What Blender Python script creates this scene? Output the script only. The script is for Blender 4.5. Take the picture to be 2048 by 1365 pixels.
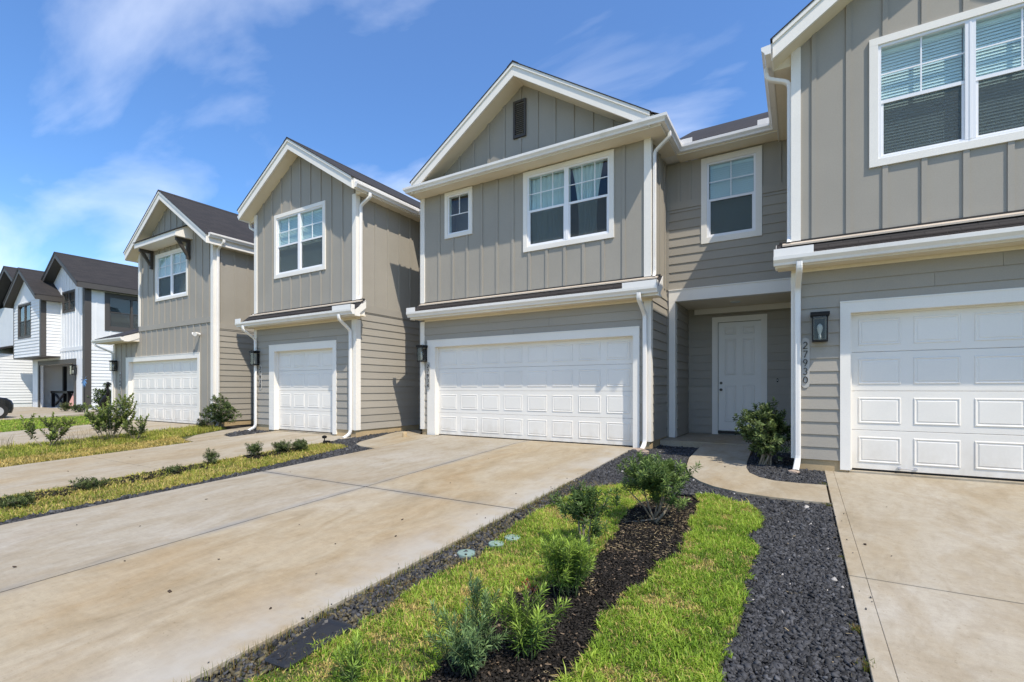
import bpy, bmesh, math, random
import numpy as np
from mathutils import Vector, Matrix

random.seed(7)
rng = np.random.default_rng(7)
S = bpy.context.scene
C = S.collection
for o in list(bpy.data.objects):
    bpy.data.objects.remove(o)

# ------------------------------------------------------------------ camera
# X runs along the row of houses, Y into the houses, Z up; garage floors at z = 0
CZ = 1.12
cd = bpy.data.cameras.new('camera')
cam = bpy.data.objects.new('camera', cd)
C.objects.link(cam)
cam.location = (0, 0, CZ)
cam.rotation_euler = (math.radians(90), 0, math.radians(30.92))
cd.sensor_width = 36
cd.lens = 959.4 / 2048 * 36
cd.shift_y = 96.0 / 2048
cd.clip_start = 0.05
cd.clip_end = 3000
S.camera = cam

# ------------------------------------------------------------------ light
SUN = Vector((1.83, -1.0, 3.15)).normalized()
elev = math.asin(SUN.z)
azim = math.atan2(SUN.x, SUN.y)
w = bpy.data.worlds.new('World')
S.world = w
w.use_nodes = True
nt = w.node_tree
nt.nodes.clear()
out = nt.nodes.new('ShaderNodeOutputWorld')
bg = nt.nodes.new('ShaderNodeBackground')
sky = nt.nodes.new('ShaderNodeTexSky')
sky.sky_type = 'NISHITA'
sky.sun_disc = False
sky.sun_elevation = elev
sky.sun_rotation = azim
sky.altitude = 100
sky.air_density = 1.0
sky.dust_density = 0.25
sky.ozone_density = 2.0
bg.inputs['Strength'].default_value = 0.15
tc = nt.nodes.new('ShaderNodeTexCoord')
# thin high cloud: direction projected on a layer overhead, so streaks flatten near the horizon
sep = nt.nodes.new('ShaderNodeSeparateXYZ')
nt.links.new(tc.outputs['Generated'], sep.inputs[0])
def wmath(op, a, b=None):
    n = nt.nodes.new('ShaderNodeMath'); n.operation = op
    for i, v in enumerate((a, b)):
        if v is None: continue
        if isinstance(v, (int, float)): n.inputs[i].default_value = v
        else: nt.links.new(v, n.inputs[i])
    return n.outputs[0]
zz = wmath('ADD', wmath('MAXIMUM', sep.outputs[2], 0.0), 0.22)
comb = nt.nodes.new('ShaderNodeCombineXYZ')
nt.links.new(wmath('DIVIDE', sep.outputs[0], zz), comb.inputs[0])
nt.links.new(wmath('DIVIDE', sep.outputs[1], zz), comb.inputs[1])
mp = nt.nodes.new('ShaderNodeMapping')
mp.inputs['Rotation'].default_value = (0, 0, math.radians(-28))
mp.inputs['Scale'].default_value = (0.62, 1.35, 1)
mp.inputs['Location'].default_value = (7.3, 2.2, 0)
nt.links.new(comb.outputs[0], mp.inputs[0])
n1 = nt.nodes.new('ShaderNodeTexNoise')
n1.inputs['Scale'].default_value = 1.9
n1.inputs['Detail'].default_value = 7
n1.inputs['Roughness'].default_value = 0.52
n1.inputs['Distortion'].default_value = 0.4
nt.links.new(mp.outputs[0], n1.inputs['Vector'])
rp = nt.nodes.new('ShaderNodeValToRGB')
rp.color_ramp.elements[0].position = 0.46
rp.color_ramp.elements[0].color = (.06, .06, .06, 1)
rp.color_ramp.elements[1].position = 0.84
rp.color_ramp.elements[1].color = (0.62, 0.62, 0.62, 1)
nt.links.new(n1.outputs[0], rp.inputs[0])
mx = nt.nodes.new('ShaderNodeMixRGB')
mx.inputs[2].default_value = (6.8, 7.0, 7.4, 1)
nt.links.new(rp.outputs[0], mx.inputs[0])
hs = nt.nodes.new('ShaderNodeHueSaturation')
hs.inputs['Saturation'].default_value = 1.38
hs.inputs['Hue'].default_value = 0.506
hs.inputs['Value'].default_value = 0.98
nt.links.new(sky.outputs[0], hs.inputs['Color'])
nt.links.new(hs.outputs[0], mx.inputs[1])
nt.links.new(mx.outputs[0], bg.inputs[0])
nt.links.new(bg.outputs[0], out.inputs[0])

sd = bpy.data.lights.new('sun', 'SUN')
sd.energy = 3.45
sd.angle = math.radians(0.55)
sd.color = (1.0, 0.915, 0.78)
sun = bpy.data.objects.new('sun', sd)
C.objects.link(sun)
sun.rotation_euler = SUN.to_track_quat('Z', 'Y').to_euler()
sun.location = (20, -20, 30)

S.view_settings.view_transform = 'Standard'
S.view_settings.look = 'None'
S.view_settings.exposure = 0.60
S.view_settings.gamma = 1.0
S.render.engine = 'CYCLES'
S.cycles.max_bounces = 8
S.cycles.transparent_max_bounces = 16
S.render.resolution_x = 1024
S.render.resolution_y = 682

# ------------------------------------------------------------------ materials
M = {}
def newmat(name):
    m = bpy.data.materials.new(name); m.use_nodes = True
    t = m.node_tree
    b = t.nodes['Principled BSDF']
    M[name] = m
    return m, t, b

def lk(t, a, b): t.links.new(a, b)

def posnoise(t, scale, detail=4, rough=.55, vec=(1, 1, 1), dist=0.0):
    g = t.nodes.new('ShaderNodeNewGeometry')
    mp = t.nodes.new('ShaderNodeMapping'); mp.inputs['Scale'].default_value = vec
    lk(t, g.outputs['Position'], mp.inputs[0])
    n = t.nodes.new('ShaderNodeTexNoise')
    n.inputs['Scale'].default_value = scale; n.inputs['Detail'].default_value = detail
    n.inputs['Roughness'].default_value = rough; n.inputs['Distortion'].default_value = dist
    lk(t, mp.outputs[0], n.inputs['Vector'])
    return n.outputs[0]

def ramp(t, fac, stops):
    r = t.nodes.new('ShaderNodeValToRGB')
    e = r.color_ramp.elements
    while len(e) > len(stops): e.remove(e[-1])
    while len(e) < len(stops): e.new(0.5)
    for q, (p, c) in zip(e, stops):
        q.position = p; q.color = (*c, 1) if len(c) == 3 else c
    lk(t, fac, r.inputs[0])
    return r.outputs[0]

def mixc(t, fac, a, b, mode='MIX'):
    n = t.nodes.new('ShaderNodeMixRGB'); n.blend_type = mode
    for i, v in ((0, fac), (1, a), (2, b)):
        if isinstance(v, (int, float)): n.inputs[i].default_value = v
        elif isinstance(v, tuple): n.inputs[i].default_value = (*v, 1)
        else: lk(t, v, n.inputs[i])
    return n.outputs[0]

def bump(t, b, h, strength=.3, dist=.01):
    n = t.nodes.new('ShaderNodeBump')
    n.inputs['Strength'].default_value = strength; n.inputs['Distance'].default_value = dist
    lk(t, h, n.inputs['Height']); lk(t, n.outputs[0], b.inputs['Normal'])

def objvar(t, amount):
    oi = t.nodes.new('ShaderNodeObjectInfo')
    mr = t.nodes.new('ShaderNodeMapRange')
    mr.inputs[3].default_value = 1 - amount; mr.inputs[4].default_value = 1 + amount
    lk(t, oi.outputs['Random'], mr.inputs[0])
    return mr.outputs[0]

def painted(name, col, rough=.55, var=.06, blotch=.07, grain=None, gs=.12, spec=.35, dirt=None, objv=0.02):
    m, t, b = newmat(name)
    n = posnoise(t, 0.9, 5, .6)
    lo = tuple(c * (1 - blotch) for c in col); hi = tuple(min(1, c * (1 + blotch)) for c in col)
    c = ramp(t, n, [(.3, lo), (.7, hi)])
    fine = posnoise(t, 60, 3, .6)
    f2 = ramp(t, fine, [(.3, (1 - var,) * 3), (.7, (1 + var * .4,) * 3)])
    c = mixc(t, 1.0, c, f2, 'MULTIPLY')
    if dirt:
        d = posnoise(t, 2.6, 6, .65, (1, 1, .45))
        dm = ramp(t, d, [(.56, (0, 0, 0)), (.78, (.55, .55, .55))])
        c = mixc(t, dm, c, dirt)
    v = objvar(t, objv)
    c = mixc(t, 1.0, c, v, 'MULTIPLY')
    lk(t, c, b.inputs['Base Color'])
    b.inputs['Roughness'].default_value = rough
    b.inputs['Specular IOR Level'].default_value = spec
    if grain:
        g = posnoise(t, grain[0], 4, .6, grain[1])
        bump(t, b, g, gs, .004)
    return m

painted('siding_lap', (.350, .322, .275), .62, .05, .04, (14, (1, 1, 16)), .35, .25, objv=.055)
painted('siding_panel', (.346, .319, .272), .62, .05, .05, (120, (1, 1, 1)), .12, .25, objv=.02)
painted('white_siding', (.74, .75, .75), .6, .04, .05, (14, (1, 1, 16)), .3, .25, objv=.03)
painted('trim_white', (.81, .775, .71), .5, .04, .05, (16, (6, 6, 6)), .08, .3)
painted('gutter_white', (.81, .785, .745), .35, .03, .05, None, .1, .5, dirt=(.60, .57, .5))
painted('door_white', (.78, .748, .69), .42, .02, .04, (90, (1, 1, 8)), .05, .45, dirt=None)
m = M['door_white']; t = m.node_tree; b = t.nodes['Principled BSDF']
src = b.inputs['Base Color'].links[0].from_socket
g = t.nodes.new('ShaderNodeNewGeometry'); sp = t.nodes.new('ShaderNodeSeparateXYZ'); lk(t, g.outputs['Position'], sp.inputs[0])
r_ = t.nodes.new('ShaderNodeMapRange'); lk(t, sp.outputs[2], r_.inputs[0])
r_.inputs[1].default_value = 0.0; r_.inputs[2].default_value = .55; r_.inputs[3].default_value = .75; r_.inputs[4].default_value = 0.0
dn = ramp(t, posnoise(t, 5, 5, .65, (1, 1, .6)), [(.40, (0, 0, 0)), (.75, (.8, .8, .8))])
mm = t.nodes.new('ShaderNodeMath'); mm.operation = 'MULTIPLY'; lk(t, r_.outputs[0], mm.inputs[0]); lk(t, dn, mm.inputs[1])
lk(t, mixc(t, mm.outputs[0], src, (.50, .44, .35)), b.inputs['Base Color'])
painted('entry_white', (.78, .76, .72), .4, .02, .03, None, .05, .45)
painted('soffit_white', (.80, .71, .55), .6, .03, .05)
painted('vinyl_white', (.82, .82, .83), .3, .01, .02, None, .1, .5)
painted('brown_trim', (.060, .052, .044), .5, .05, .1)
painted('black_metal', (.010, .010, .011), .5, .05, .1, None, .1, .2)
painted('charcoal_trim', (.075, .068, .062), .55, .05, .08)
painted('foundation', (.46, .345, .20), .85, .12, .25, (40, (1, 1, 1)), .4, .2, dirt=(.17, .15, .11))
painted('flashing_tan', (.50, .43, .35), .55, .08, .1, None, .1, .3)
painted('dark_flashing', (.030, .026, .022), .6, .1, .2)
painted('interior_wall', (.72, .72, .71), .8, .02, .04)
painted('steel', (.45, .45, .46), .3, .03, .05, None, .1, .6)
painted('brass_dark', (.08, .07, .06), .35, .05, .1, None, .1, .6)
painted('rubber', (.018, .018, .018), .8, .05, .1)
painted('dark_slate_plastic', (.020, .021, .024), .45, .1, .25, (30, (1, 1, 1)), .25, .4, dirt=(.07, .065, .05))
painted('green_plastic', (.22, .31, .275), .55, .08, .15, (60, (1, 1, 1)), .2, .3, dirt=(.30, .30, .22))
painted('curtain', (.66, .68, .64), .9, .04, .06)
painted('blind_white', (.78, .82, .80), .6, .02, .02)
painted('number_plate', (.42, .41, .38), .5, .03, .05)
painted('digit_black', (.012, .012, .012), .45, .03, .05)
painted('pink_board', (.62, .33, .27), .7, .05, .1)
painted('blue_petal', (.10, .23, .45), .5, .05, .1)
painted('stone_tan', (.36, .28, .22), .85, .15, .25, (30, (1, 1, 1)), .5, .2)
painted('bark', (.25, .205, .15), .9, .15, .25, (60, (1, 1, .3)), .5, .15)
painted('green_stem', (.10, .13, .045), .7, .1, .2)
painted('antenna_grey', (.35, .36, .38), .5, .03, .05)
painted('tail_red', (.35, .02, .015), .3, .02, .05, None, .1, .6)
painted('soil', (.060, .046, .034), .95, .2, .4, (25, (1, 1, 1)), .8, .1)

m, t, b = newmat('car_paint')
b.inputs['Base Color'].default_value = (.008, .008, .010, 1)
b.inputs['Roughness'].default_value = .25
b.inputs['Coat Weight'].default_value = .6

# concrete: brushed, with tan rust staining, pale washed patches, grime that gathers along the joints of the wide drive
def concrete(name, base, tan, pale, joints=None):
    m, t, b = newmat(name)
    big = posnoise(t, .55, 5, .6, (1.0, .55, 1.0), .8)
    c = ramp(t, big, [(.30, pale), (.50, base), (.72, tan)])
    st = posnoise(t, 2.2, 6, .62, (.9, .45, 1), 1.0)
    sm = ramp(t, st, [(.44, (1, 1, 1)), (.60, (.86, .81, .73)), (.78, (.66, .62, .54))])
    c = mixc(t, .8, c, sm, 'MULTIPLY')
    s2 = posnoise(t, 6.5, 5, .65, (.8, .30, 1), 1.6)
    c = mixc(t, .6, c, ramp(t, s2, [(.50, (1, 1, 1)), (.72, (.80, .77, .72))]), 'MULTIPLY')
    br = posnoise(t, 34, 3, .6, (.22, 1.0, 1))
    bm = ramp(t, br, [(.3, (.945,) * 3), (.7, (1.035,) * 3)])
    c = mixc(t, 1.0, c, bm, 'MULTIPLY')
    fine = posnoise(t, 190, 2, .6)
    fm = ramp(t, fine, [(.25, (.90,) * 3), (.75, (1.07,) * 3)])
    c = mixc(t, 1.0, c, fm, 'MULTIPLY')
    sp_ = posnoise(t, 55, 2, .5)
    c = mixc(t, 1.0, c, ramp(t, sp_, [(.25, (.80, .77, .72)), (.36, (1, 1, 1))]), 'MULTIPLY')
    md = posnoise(t, 16, 4, .6, (1, .6, 1), .8)
    c = mixc(t, 1.0, c, ramp(t, md, [(.32, (.925, .915, .895)), (.62, (1.03, 1.03, 1.02))]), 'MULTIPLY')
    if joints:
        g = t.nodes.new('ShaderNodeNewGeometry'); sp = t.nodes.new('ShaderNodeSeparateXYZ'); lk(t, g.outputs['Position'], sp.inputs[0])
        wn = posnoise(t, 1.6, 4, .6)
        for ax, at in joints:
            s_ = t.nodes.new('ShaderNodeMath'); s_.operation = 'SUBTRACT'; lk(t, sp.outputs[ax], s_.inputs[0]); s_.inputs[1].default_value = at
            a_ = t.nodes.new('ShaderNodeMath'); a_.operation = 'ABSOLUTE'; lk(t, s_.outputs[0], a_.inputs[0])
            r_ = t.nodes.new('ShaderNodeMapRange'); lk(t, a_.outputs[0], r_.inputs[0])
            r_.inputs[1].default_value = .02; r_.inputs[2].default_value = .13; r_.inputs[3].default_value = 1.0; r_.inputs[4].default_value = 0.0
            nm = ramp(t, wn, [(.35, (.05,) * 3), (.65, (.75,) * 3)])
            mm = t.nodes.new('ShaderNodeMath'); mm.operation = 'MULTIPLY'; lk(t, r_.outputs[0], mm.inputs[0]); lk(t, nm, mm.inputs[1])
            c = mixc(t, mm.outputs[0], c, (.215, .21, .20))
        s_ = t.nodes.new('ShaderNodeMapRange'); lk(t, sp.outputs[0], s_.inputs[0])
        s_.inputs[1].default_value = -3.35; s_.inputs[2].default_value = -2.75; s_.inputs[3].default_value = 0.0; s_.inputs[4].default_value = 1.0
        nm = ramp(t, wn, [(.35, (.1,) * 3), (.6, (.8,) * 3)])
        mm = t.nodes.new('ShaderNodeMath'); mm.operation = 'MULTIPLY'; lk(t, s_.outputs[0], mm.inputs[0]); lk(t, nm, mm.inputs[1])
        c = mixc(t, mm.outputs[0], c, (.40, .385, .35))
    lk(t, c, b.inputs['Base Color'])
    b.inputs['Roughness'].default_value = .8
    b.inputs['Specular IOR Level'].default_value = .25
    hh = mixc(t, .5, fine, br)
    bump(t, b, hh, .25, .004)
JB = [(0, -5.05), (1, 4.56)]
concrete('concrete', (.365, .320, .245), (.36, .290, .190), (.41, .375, .315))
concrete('concrete_grey', (.355, .320, .258), (.335, .285, .212), (.40, .37, .325), JB)
concrete('concrete_tan', (.370, .313, .222), (.37, .285, .175), (.405, .36, .285), JB)
painted('joint_dark', (.03, .028, .026), .9, .15, .2)

def attrmat(name, rough=.7, trans=.0, spec=.2, sat=None):
    m, t, b = newmat(name)
    a = t.nodes.new('ShaderNodeAttribute'); a.attribute_name = 'Col'
    lk(t, a.outputs['Color'], b.inputs['Base Color'])
    b.inputs['Roughness'].default_value = rough
    b.inputs['Specular IOR Level'].default_value = spec
    if trans:
        tr = t.nodes.new('ShaderNodeBsdfTranslucent')
        lk(t, a.outputs['Color'], tr.inputs[0])
        mxs = t.nodes.new('ShaderNodeMixShader'); mxs.inputs[0].default_value = trans
        o = t.nodes['Material Output']
        lk(t, b.outputs[0], mxs.inputs[1]); lk(t, tr.outputs[0], mxs.inputs[2]); lk(t, mxs.outputs[0], o.inputs[0])
attrmat('leaf', .5, .30, .35)
attrmat('grass', .5, .42, .25)
attrmat('stones', .75, 0, .35)
attrmat('chips', .9, 0, .15)

# mulch / gravel bed under the loose pieces, turf soil
m, t, b = newmat('mulch_bed')
n = posnoise(t, 38, 5, .7)
c = ramp(t, n, [(.3, (.006, .005, .004)), (.6, (.020, .016, .013)), (.8, (.055, .043, .032))])
lk(t, c, b.inputs['Base Color']); b.inputs['Roughness'].default_value = .95
bump(t, b, n, .9, .02)
m, t, b = newmat('gravel_bed')
n = posnoise(t, 55, 4, .7)
c = ramp(t, n, [(.3, (.012, .012, .013)), (.7, (.05, .05, .053))])
lk(t, c, b.inputs['Base Color']); b.inputs['Roughness'].default_value = .9
bump(t, b, n, .9, .02)
m, t, b = newmat('turf_soil')
n = posnoise(t, 6, 5, .65)
c = ramp(t, n, [(.3, (.035, .045, .012)), (.6, (.075, .080, .022)), (.8, (.12, .10, .04))])
lk(t, c, b.inputs['Base Color']); b.inputs['Roughness'].default_value = .95
m, t, b = newmat('terrain')
n = posnoise(t, .8, 5, .65)
c = ramp(t, n, [(.3, (.05, .07, .02)), (.6, (.08, .10, .03)), (.8, (.13, .11, .05))])
lk(t, c, b.inputs['Base Color']); b.inputs['Roughness'].default_value = .95

# asphalt shingles: rows from a brick pattern in world space
def shingle(name, c1, c2, rot):
    m, t, b = newmat(name)
    g = t.nodes.new('ShaderNodeNewGeometry')
    sp = t.nodes.new('ShaderNodeSeparateXYZ'); lk(t, g.outputs['Position'], sp.inputs[0])
    cb = t.nodes.new('ShaderNodeCombineXYZ')
    lk(t, sp.outputs[rot], cb.inputs[0]); lk(t, sp.outputs[2], cb.inputs[1])
    br = t.nodes.new('ShaderNodeTexBrick')
    br.inputs['Scale'].default_value = 1.0
    br.inputs['Brick Width'].default_value = .34; br.inputs['Row Height'].default_value = .082
    br.inputs['Mortar Size'].default_value = .006
    br.inputs['Color1'].default_value = (*c1, 1); br.inputs['Color2'].default_value = (*c2, 1)
    br.inputs['Mortar'].default_value = (.008, .007, .007, 1)
    lk(t, cb.outputs[0], br.inputs[0])
    fn = posnoise(t, 140, 2, .7)
    fm = ramp(t, fn, [(.25, (.6,) * 3), (.75, (1.5,) * 3)])
    c = mixc(t, 1.0, br.outputs[0], fm, 'MULTIPLY')
    lk(t, c, b.inputs['Base Color'])
    b.inputs['Roughness'].default_value = .92
    bump(t, b, br.outputs['Fac'], -.6, .01)
shingle('shingle_y', (.030, .026, .025), (.020, .018, .018), 1)
shingle('shingle_x', (.030, .026, .025), (.020, .018, .018), 0)
painted('shingle_tab', (.034, .030, .029), .92, .3, .2, (140, (1, 1, 1)), .6, .1, objv=.25)

def glassmat(name, tint, ior=1.5, gloss=(1, 1, 1)):
    m = bpy.data.materials.new(name); m.use_nodes = True; M[name] = m
    t = m.node_tree; t.nodes.clear()
    o = t.nodes.new('ShaderNodeOutputMaterial')
    tr = t.nodes.new('ShaderNodeBsdfTransparent'); tr.inputs[0].default_value = (*tint, 1)
    gl = t.nodes.new('ShaderNodeBsdfGlossy'); gl.inputs['Roughness'].default_value = .015
    gl.inputs[0].default_value = (*gloss, 1)
    fr = t.nodes.new('ShaderNodeFresnel'); fr.inputs[0].default_value = ior
    mxs = t.nodes.new('ShaderNodeMixShader')
    ge = t.nodes.new('ShaderNodeNewGeometry')
    iv = t.nodes.new('ShaderNodeMath'); iv.operation = 'SUBTRACT'; iv.inputs[0].default_value = 1.0; lk(t, ge.outputs['Backfacing'], iv.inputs[1])
    ml = t.nodes.new('ShaderNodeMath'); ml.operation = 'MULTIPLY'; lk(t, fr.outputs[0], ml.inputs[0]); lk(t, iv.outputs[0], ml.inputs[1])
    lk(t, ml.outputs[0], mxs.inputs[0]); lk(t, tr.outputs[0], mxs.inputs[1]); lk(t, gl.outputs[0], mxs.inputs[2])
    lk(t, mxs.outputs[0], o.inputs[0])
glassmat('window_glass', (.87, .94, .945), 1.6)
glassmat('lantern_glass', (.82, .82, .80), 1.5)
m = bpy.data.materials.new('insect_screen'); m.use_nodes = True; M['insect_screen'] = m
t = m.node_tree; t.nodes.clear()
o = t.nodes.new('ShaderNodeOutputMaterial')
tr = t.nodes.new('ShaderNodeBsdfTransparent'); df = t.nodes.new('ShaderNodeBsdfDiffuse')
df.inputs[0].default_value = (.10, .11, .11, 1)
mxs = t.nodes.new('ShaderNodeMixShader'); mxs.inputs[0].default_value = .40
lk(t, tr.outputs[0], mxs.inputs[1]); lk(t, df.outputs[0], mxs.inputs[2]); lk(t, mxs.outputs[0], o.inputs[0])
m, t, b = newmat('room_dark')
b.inputs['Base Color'].default_value = (.10, .095, .09, 1); b.inputs['Roughness'].default_value = .9

# ------------------------------------------------------------------ object helpers
def tag(o, label=None, cat=None, group=None, kind=None):
    if label: o['label'] = label
    if cat: o['category'] = cat
    if group: o['group'] = group
    if kind: o['kind'] = kind
    return o

def thing(name, loc, label, cat, group=None):
    o = bpy.data.objects.new(name, None)
    C.objects.link(o); o.location = loc; o.empty_display_size = .2
    return tag(o, label, cat, group)

def adopt(o, parent):
    if parent is None: return
    o.parent = parent
    if parent.type == 'EMPTY':
        o.matrix_parent_inverse = Matrix.Translation(-Vector(parent.location))

def linkmesh(name, me, mat, parent=None):
    o = bpy.data.objects.new(name, me)
    if mat and not me.materials: me.materials.append(M[mat])
    C.objects.link(o)
    adopt(o, parent)
    return o

class MB:
    def __init__(s): s.v = []; s.f = []
    def add(s, vs, fs):
        n = len(s.v); s.v += [tuple(v) for v in vs]; s.f += [tuple(i + n for i in f) for f in fs]; return s
    def box(s, x0, x1, y0, y1, z0, z1):
        return s.add([(x0, y0, z0), (x1, y0, z0), (x1, y1, z0), (x0, y1, z0), (x0, y0, z1), (x1, y0, z1), (x1, y1, z1), (x0, y1, z1)],
                     [(0, 3, 2, 1), (4, 5, 6, 7), (0, 1, 5, 4), (1, 2, 6, 5), (2, 3, 7, 6), (3, 0, 4, 7)])
    def prism(s, poly, axis, a, b):
        # poly: list of 2D points; axis 'x': (y,z), 'y': (x,z), 'z': (x,y)
        def P(p, q): return {'x': (q, p[0], p[1]), 'y': (p[0], q, p[1]), 'z': (p[0], p[1], q)}[axis]
        n = len(poly)
        vs = [P(p, a) for p in poly] + [P(p, b) for p in poly]
        fs = [tuple(range(n))[::-1], tuple(range(n, 2 * n))] + [(i, (i + 1) % n, n + (i + 1) % n, n + i) for i in range(n)]
        return s.add(vs, fs)
    def tube(s, path, r, seg=6, caps=True):
        path = [Vector(p) for p in path]
        rs = r if isinstance(r, (list, tuple)) else [r] * len(path)
        rings = []
        up = Vector((0.31, 0.17, 0.93)).normalized()
        for i, p in enumerate(path):
            d = (path[min(i + 1, len(path) - 1)] - path[max(i - 1, 0)]).normalized()
            a = d.cross(up)
            if a.length < 1e-3: a = d.cross(Vector((1, 0, 0)))
            a.normalize(); b = d.cross(a)
            rings.append([p + (a * math.cos(6.2832 * k / seg) + b * math.sin(6.2832 * k / seg)) * rs[i] for k in range(seg)])
        vs = [q for rg in rings for q in rg]
        fs = [(i * seg + k, i * seg + (k + 1) % seg, (i + 1) * seg + (k + 1) % seg, (i + 1) * seg + k) for i in range(len(path) - 1) for k in range(seg)]
        if caps: fs += [tuple(range(seg))[::-1], tuple(range((len(path) - 1) * seg, len(path) * seg))]
        return s.add(vs, fs)
    def sweep(s, path, prof, side, caps=True):
        # prof: 2D points (along side vector, along the third axis); path mitred
        path = [Vector(p) for p in path]; side = Vector(side)
        rings = []
        for i, p in enumerate(path):
            d0 = (p - path[i - 1]).normalized() if i else None
            d1 = (path[i + 1] - p).normalized() if i < len(path) - 1 else None
            d = ((d0 or d1) + (d1 or d0)).normalized()
            dd = d1 or d0
            cosx = max(.35, d.dot(dd))
            b = d.cross(side).normalized()
            rings.append([p + side * q[0] + b * (q[1] / cosx) for q in prof])
        n = len(prof)
        vs = [q for rg in rings for q in rg]
        fs = [(i * n + k, i * n + (k + 1) % n, (i + 1) * n + (k + 1) % n, (i + 1) * n + k) for i in range(len(path) - 1) for k in range(n)]
        if caps: fs += [tuple(range(n))[::-1], tuple(range((len(path) - 1) * n, len(path) * n))]
        return s.add(vs, fs)
    def lathe(s, c, prof, seg=12):
        # prof: (r, z) about the vertical axis at c
        vs = []; fs = []
        for r, z in prof:
            for k in range(seg):
                a = 6.28318 * k / seg
                vs.append((c[0] + r * math.cos(a), c[1] + r * math.sin(a), c[2] + z))
        for i in range(len(prof) - 1):
            for k in range(seg):
                fs.append((i * seg + k, i * seg + (k + 1) % seg, (i + 1) * seg + (k + 1) % seg, (i + 1) * seg + k))
        fs += [tuple(range(seg))[::-1], tuple(range((len(prof) - 1) * seg, len(prof) * seg))]
        return s.add(vs, fs)
    def build(s, name, mat, parent=None, smooth=False, fix=True):
        me = bpy.data.meshes.new(name)
        me.from_pydata(s.v, [], s.f)
        if fix:
            bm = bmesh.new(); bm.from_mesh(me)
            bmesh.ops.recalc_face_normals(bm, faces=bm.faces[:])
            bm.to_mesh(me); bm.free()
        if smooth:
            me.polygons.foreach_set('use_smooth', [True] * len(me.polygons))
        me.update()
        return linkmesh(name, me, mat, parent)

# shared unit meshes for repeated pieces
_unit = {}
def unit(kind, mat):
    k = (kind, mat)
    if k in _unit: return _unit[k]
    b = MB()
    if kind == 'box': b.box(0, 1, -1, 0, 0, 1)
    elif kind == 'lap':
        b.add([(0, 0, 0), (1, 0, 0), (1, -1, 0), (0, -1, 0), (0, 0, 1), (1, 0, 1), (1, -.3, 1), (0, -.3, 1)],
              [(0, 1, 2, 3), (4, 7, 6, 5), (3, 2, 6, 7), (0, 4, 5, 1), (1, 5, 6, 2), (0, 3, 7, 4)])
    me = bpy.data.meshes.new(kind + '_' + mat)
    me.from_pydata(b.v, [], b.f); me.materials.append(M[mat]); me.update()
    bm = bmesh.new(); bm.from_mesh(me); bmesh.ops.recalc_face_normals(bm, faces=bm.faces[:]); bm.to_mesh(me); bm.free()
    _unit[k] = me
    return me

def piece(name, kind, mat, parent, loc, scale, face='front'):
    o = bpy.data.objects.new(name, unit(kind, mat))
    C.objects.link(o)
    o.location = loc; o.scale = scale
    if face == 'right': o.rotation_euler = (0, 0, math.pi / 2)
    adopt(o, parent)
    return o

def subtract(rects, holes):
    for (a0, a1, b0, b1) in holes:
        nr = []
        for (x0, x1, z0, z1) in rects:
            if a1 <= x0 or a0 >= x1 or b1 <= z0 or b0 >= z1: nr.append((x0, x1, z0, z1)); continue
            if a0 > x0: nr.append((x0, a0, z0, z1))
            if a1 < x1: nr.append((a1, x1, z0, z1))
            m0, m1 = max(x0, a0), min(x1, a1)
            if b0 > z0: nr.append((m0, m1, z0, b0))
            if b1 < z1: nr.append((m0, m1, b1, z1))
        rects = nr
    return [r for r in rects if r[1] - r[0] > .004 and r[3] - r[2] > .004]

def lap(parent, plane, a0, a1, z0, z1, holes=(), face='front', mat='siding_lap', ex=.178, seam=True, lth=.023):
    z = z0
    while z < z1 - .01:
        zt = min(z + ex, z1)
        spans = [(a0, a1, z, zt)]
        if seam and a1 - a0 > 3.0:
            s = a0 + (a1 - a0) * random.uniform(.3, .7)
            spans = [(a0, s - .0015, z, zt), (s + .0015, a1, z, zt)]
        for (x0, x1, q0, q1) in subtract(spans, holes):
            th = lth
            if face == 'front': piece('siding_board', 'lap', mat, parent, (x0, plane, q0), (x1 - x0, th, q1 - q0))
            else: piece('siding_board', 'lap', mat, parent, (plane, x0, q0), (x1 - x0, th, q1 - q0), 'right')
        z = zt

def battens(parent, plane, xs, zf, holes=(), face='front', mat='siding_panel', wd=.06, th=.019):
    # zf(x) -> (z0, z1)
    for x in xs:
        z0, z1 = zf(x)
        if z1 - z0 < .05: continue
        for (p0, p1, q0, q1) in subtract([(x - wd / 2, x + wd / 2, z0, z1)], holes):
            if face == 'front': piece('batten', 'box', mat, parent, (p0, plane, q0), (p1 - p0, th, q1 - q0))
            else: piece('batten', 'box', mat, parent, (plane, p0, q0), (p1 - p0, th, q1 - q0), 'right')

def wall_slab(mb, x0, x1, z0, z1, y0, y1, holes=()):
    for (a, b_, c, d) in subtract([(x0, x1, z0, z1)], holes):
        mb.box(a, b_, y0, y1, c, d)
    return mb

def gz(y):
    return 0.05 * (y - 8.6) if y < 8.6 else 0.0
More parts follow.
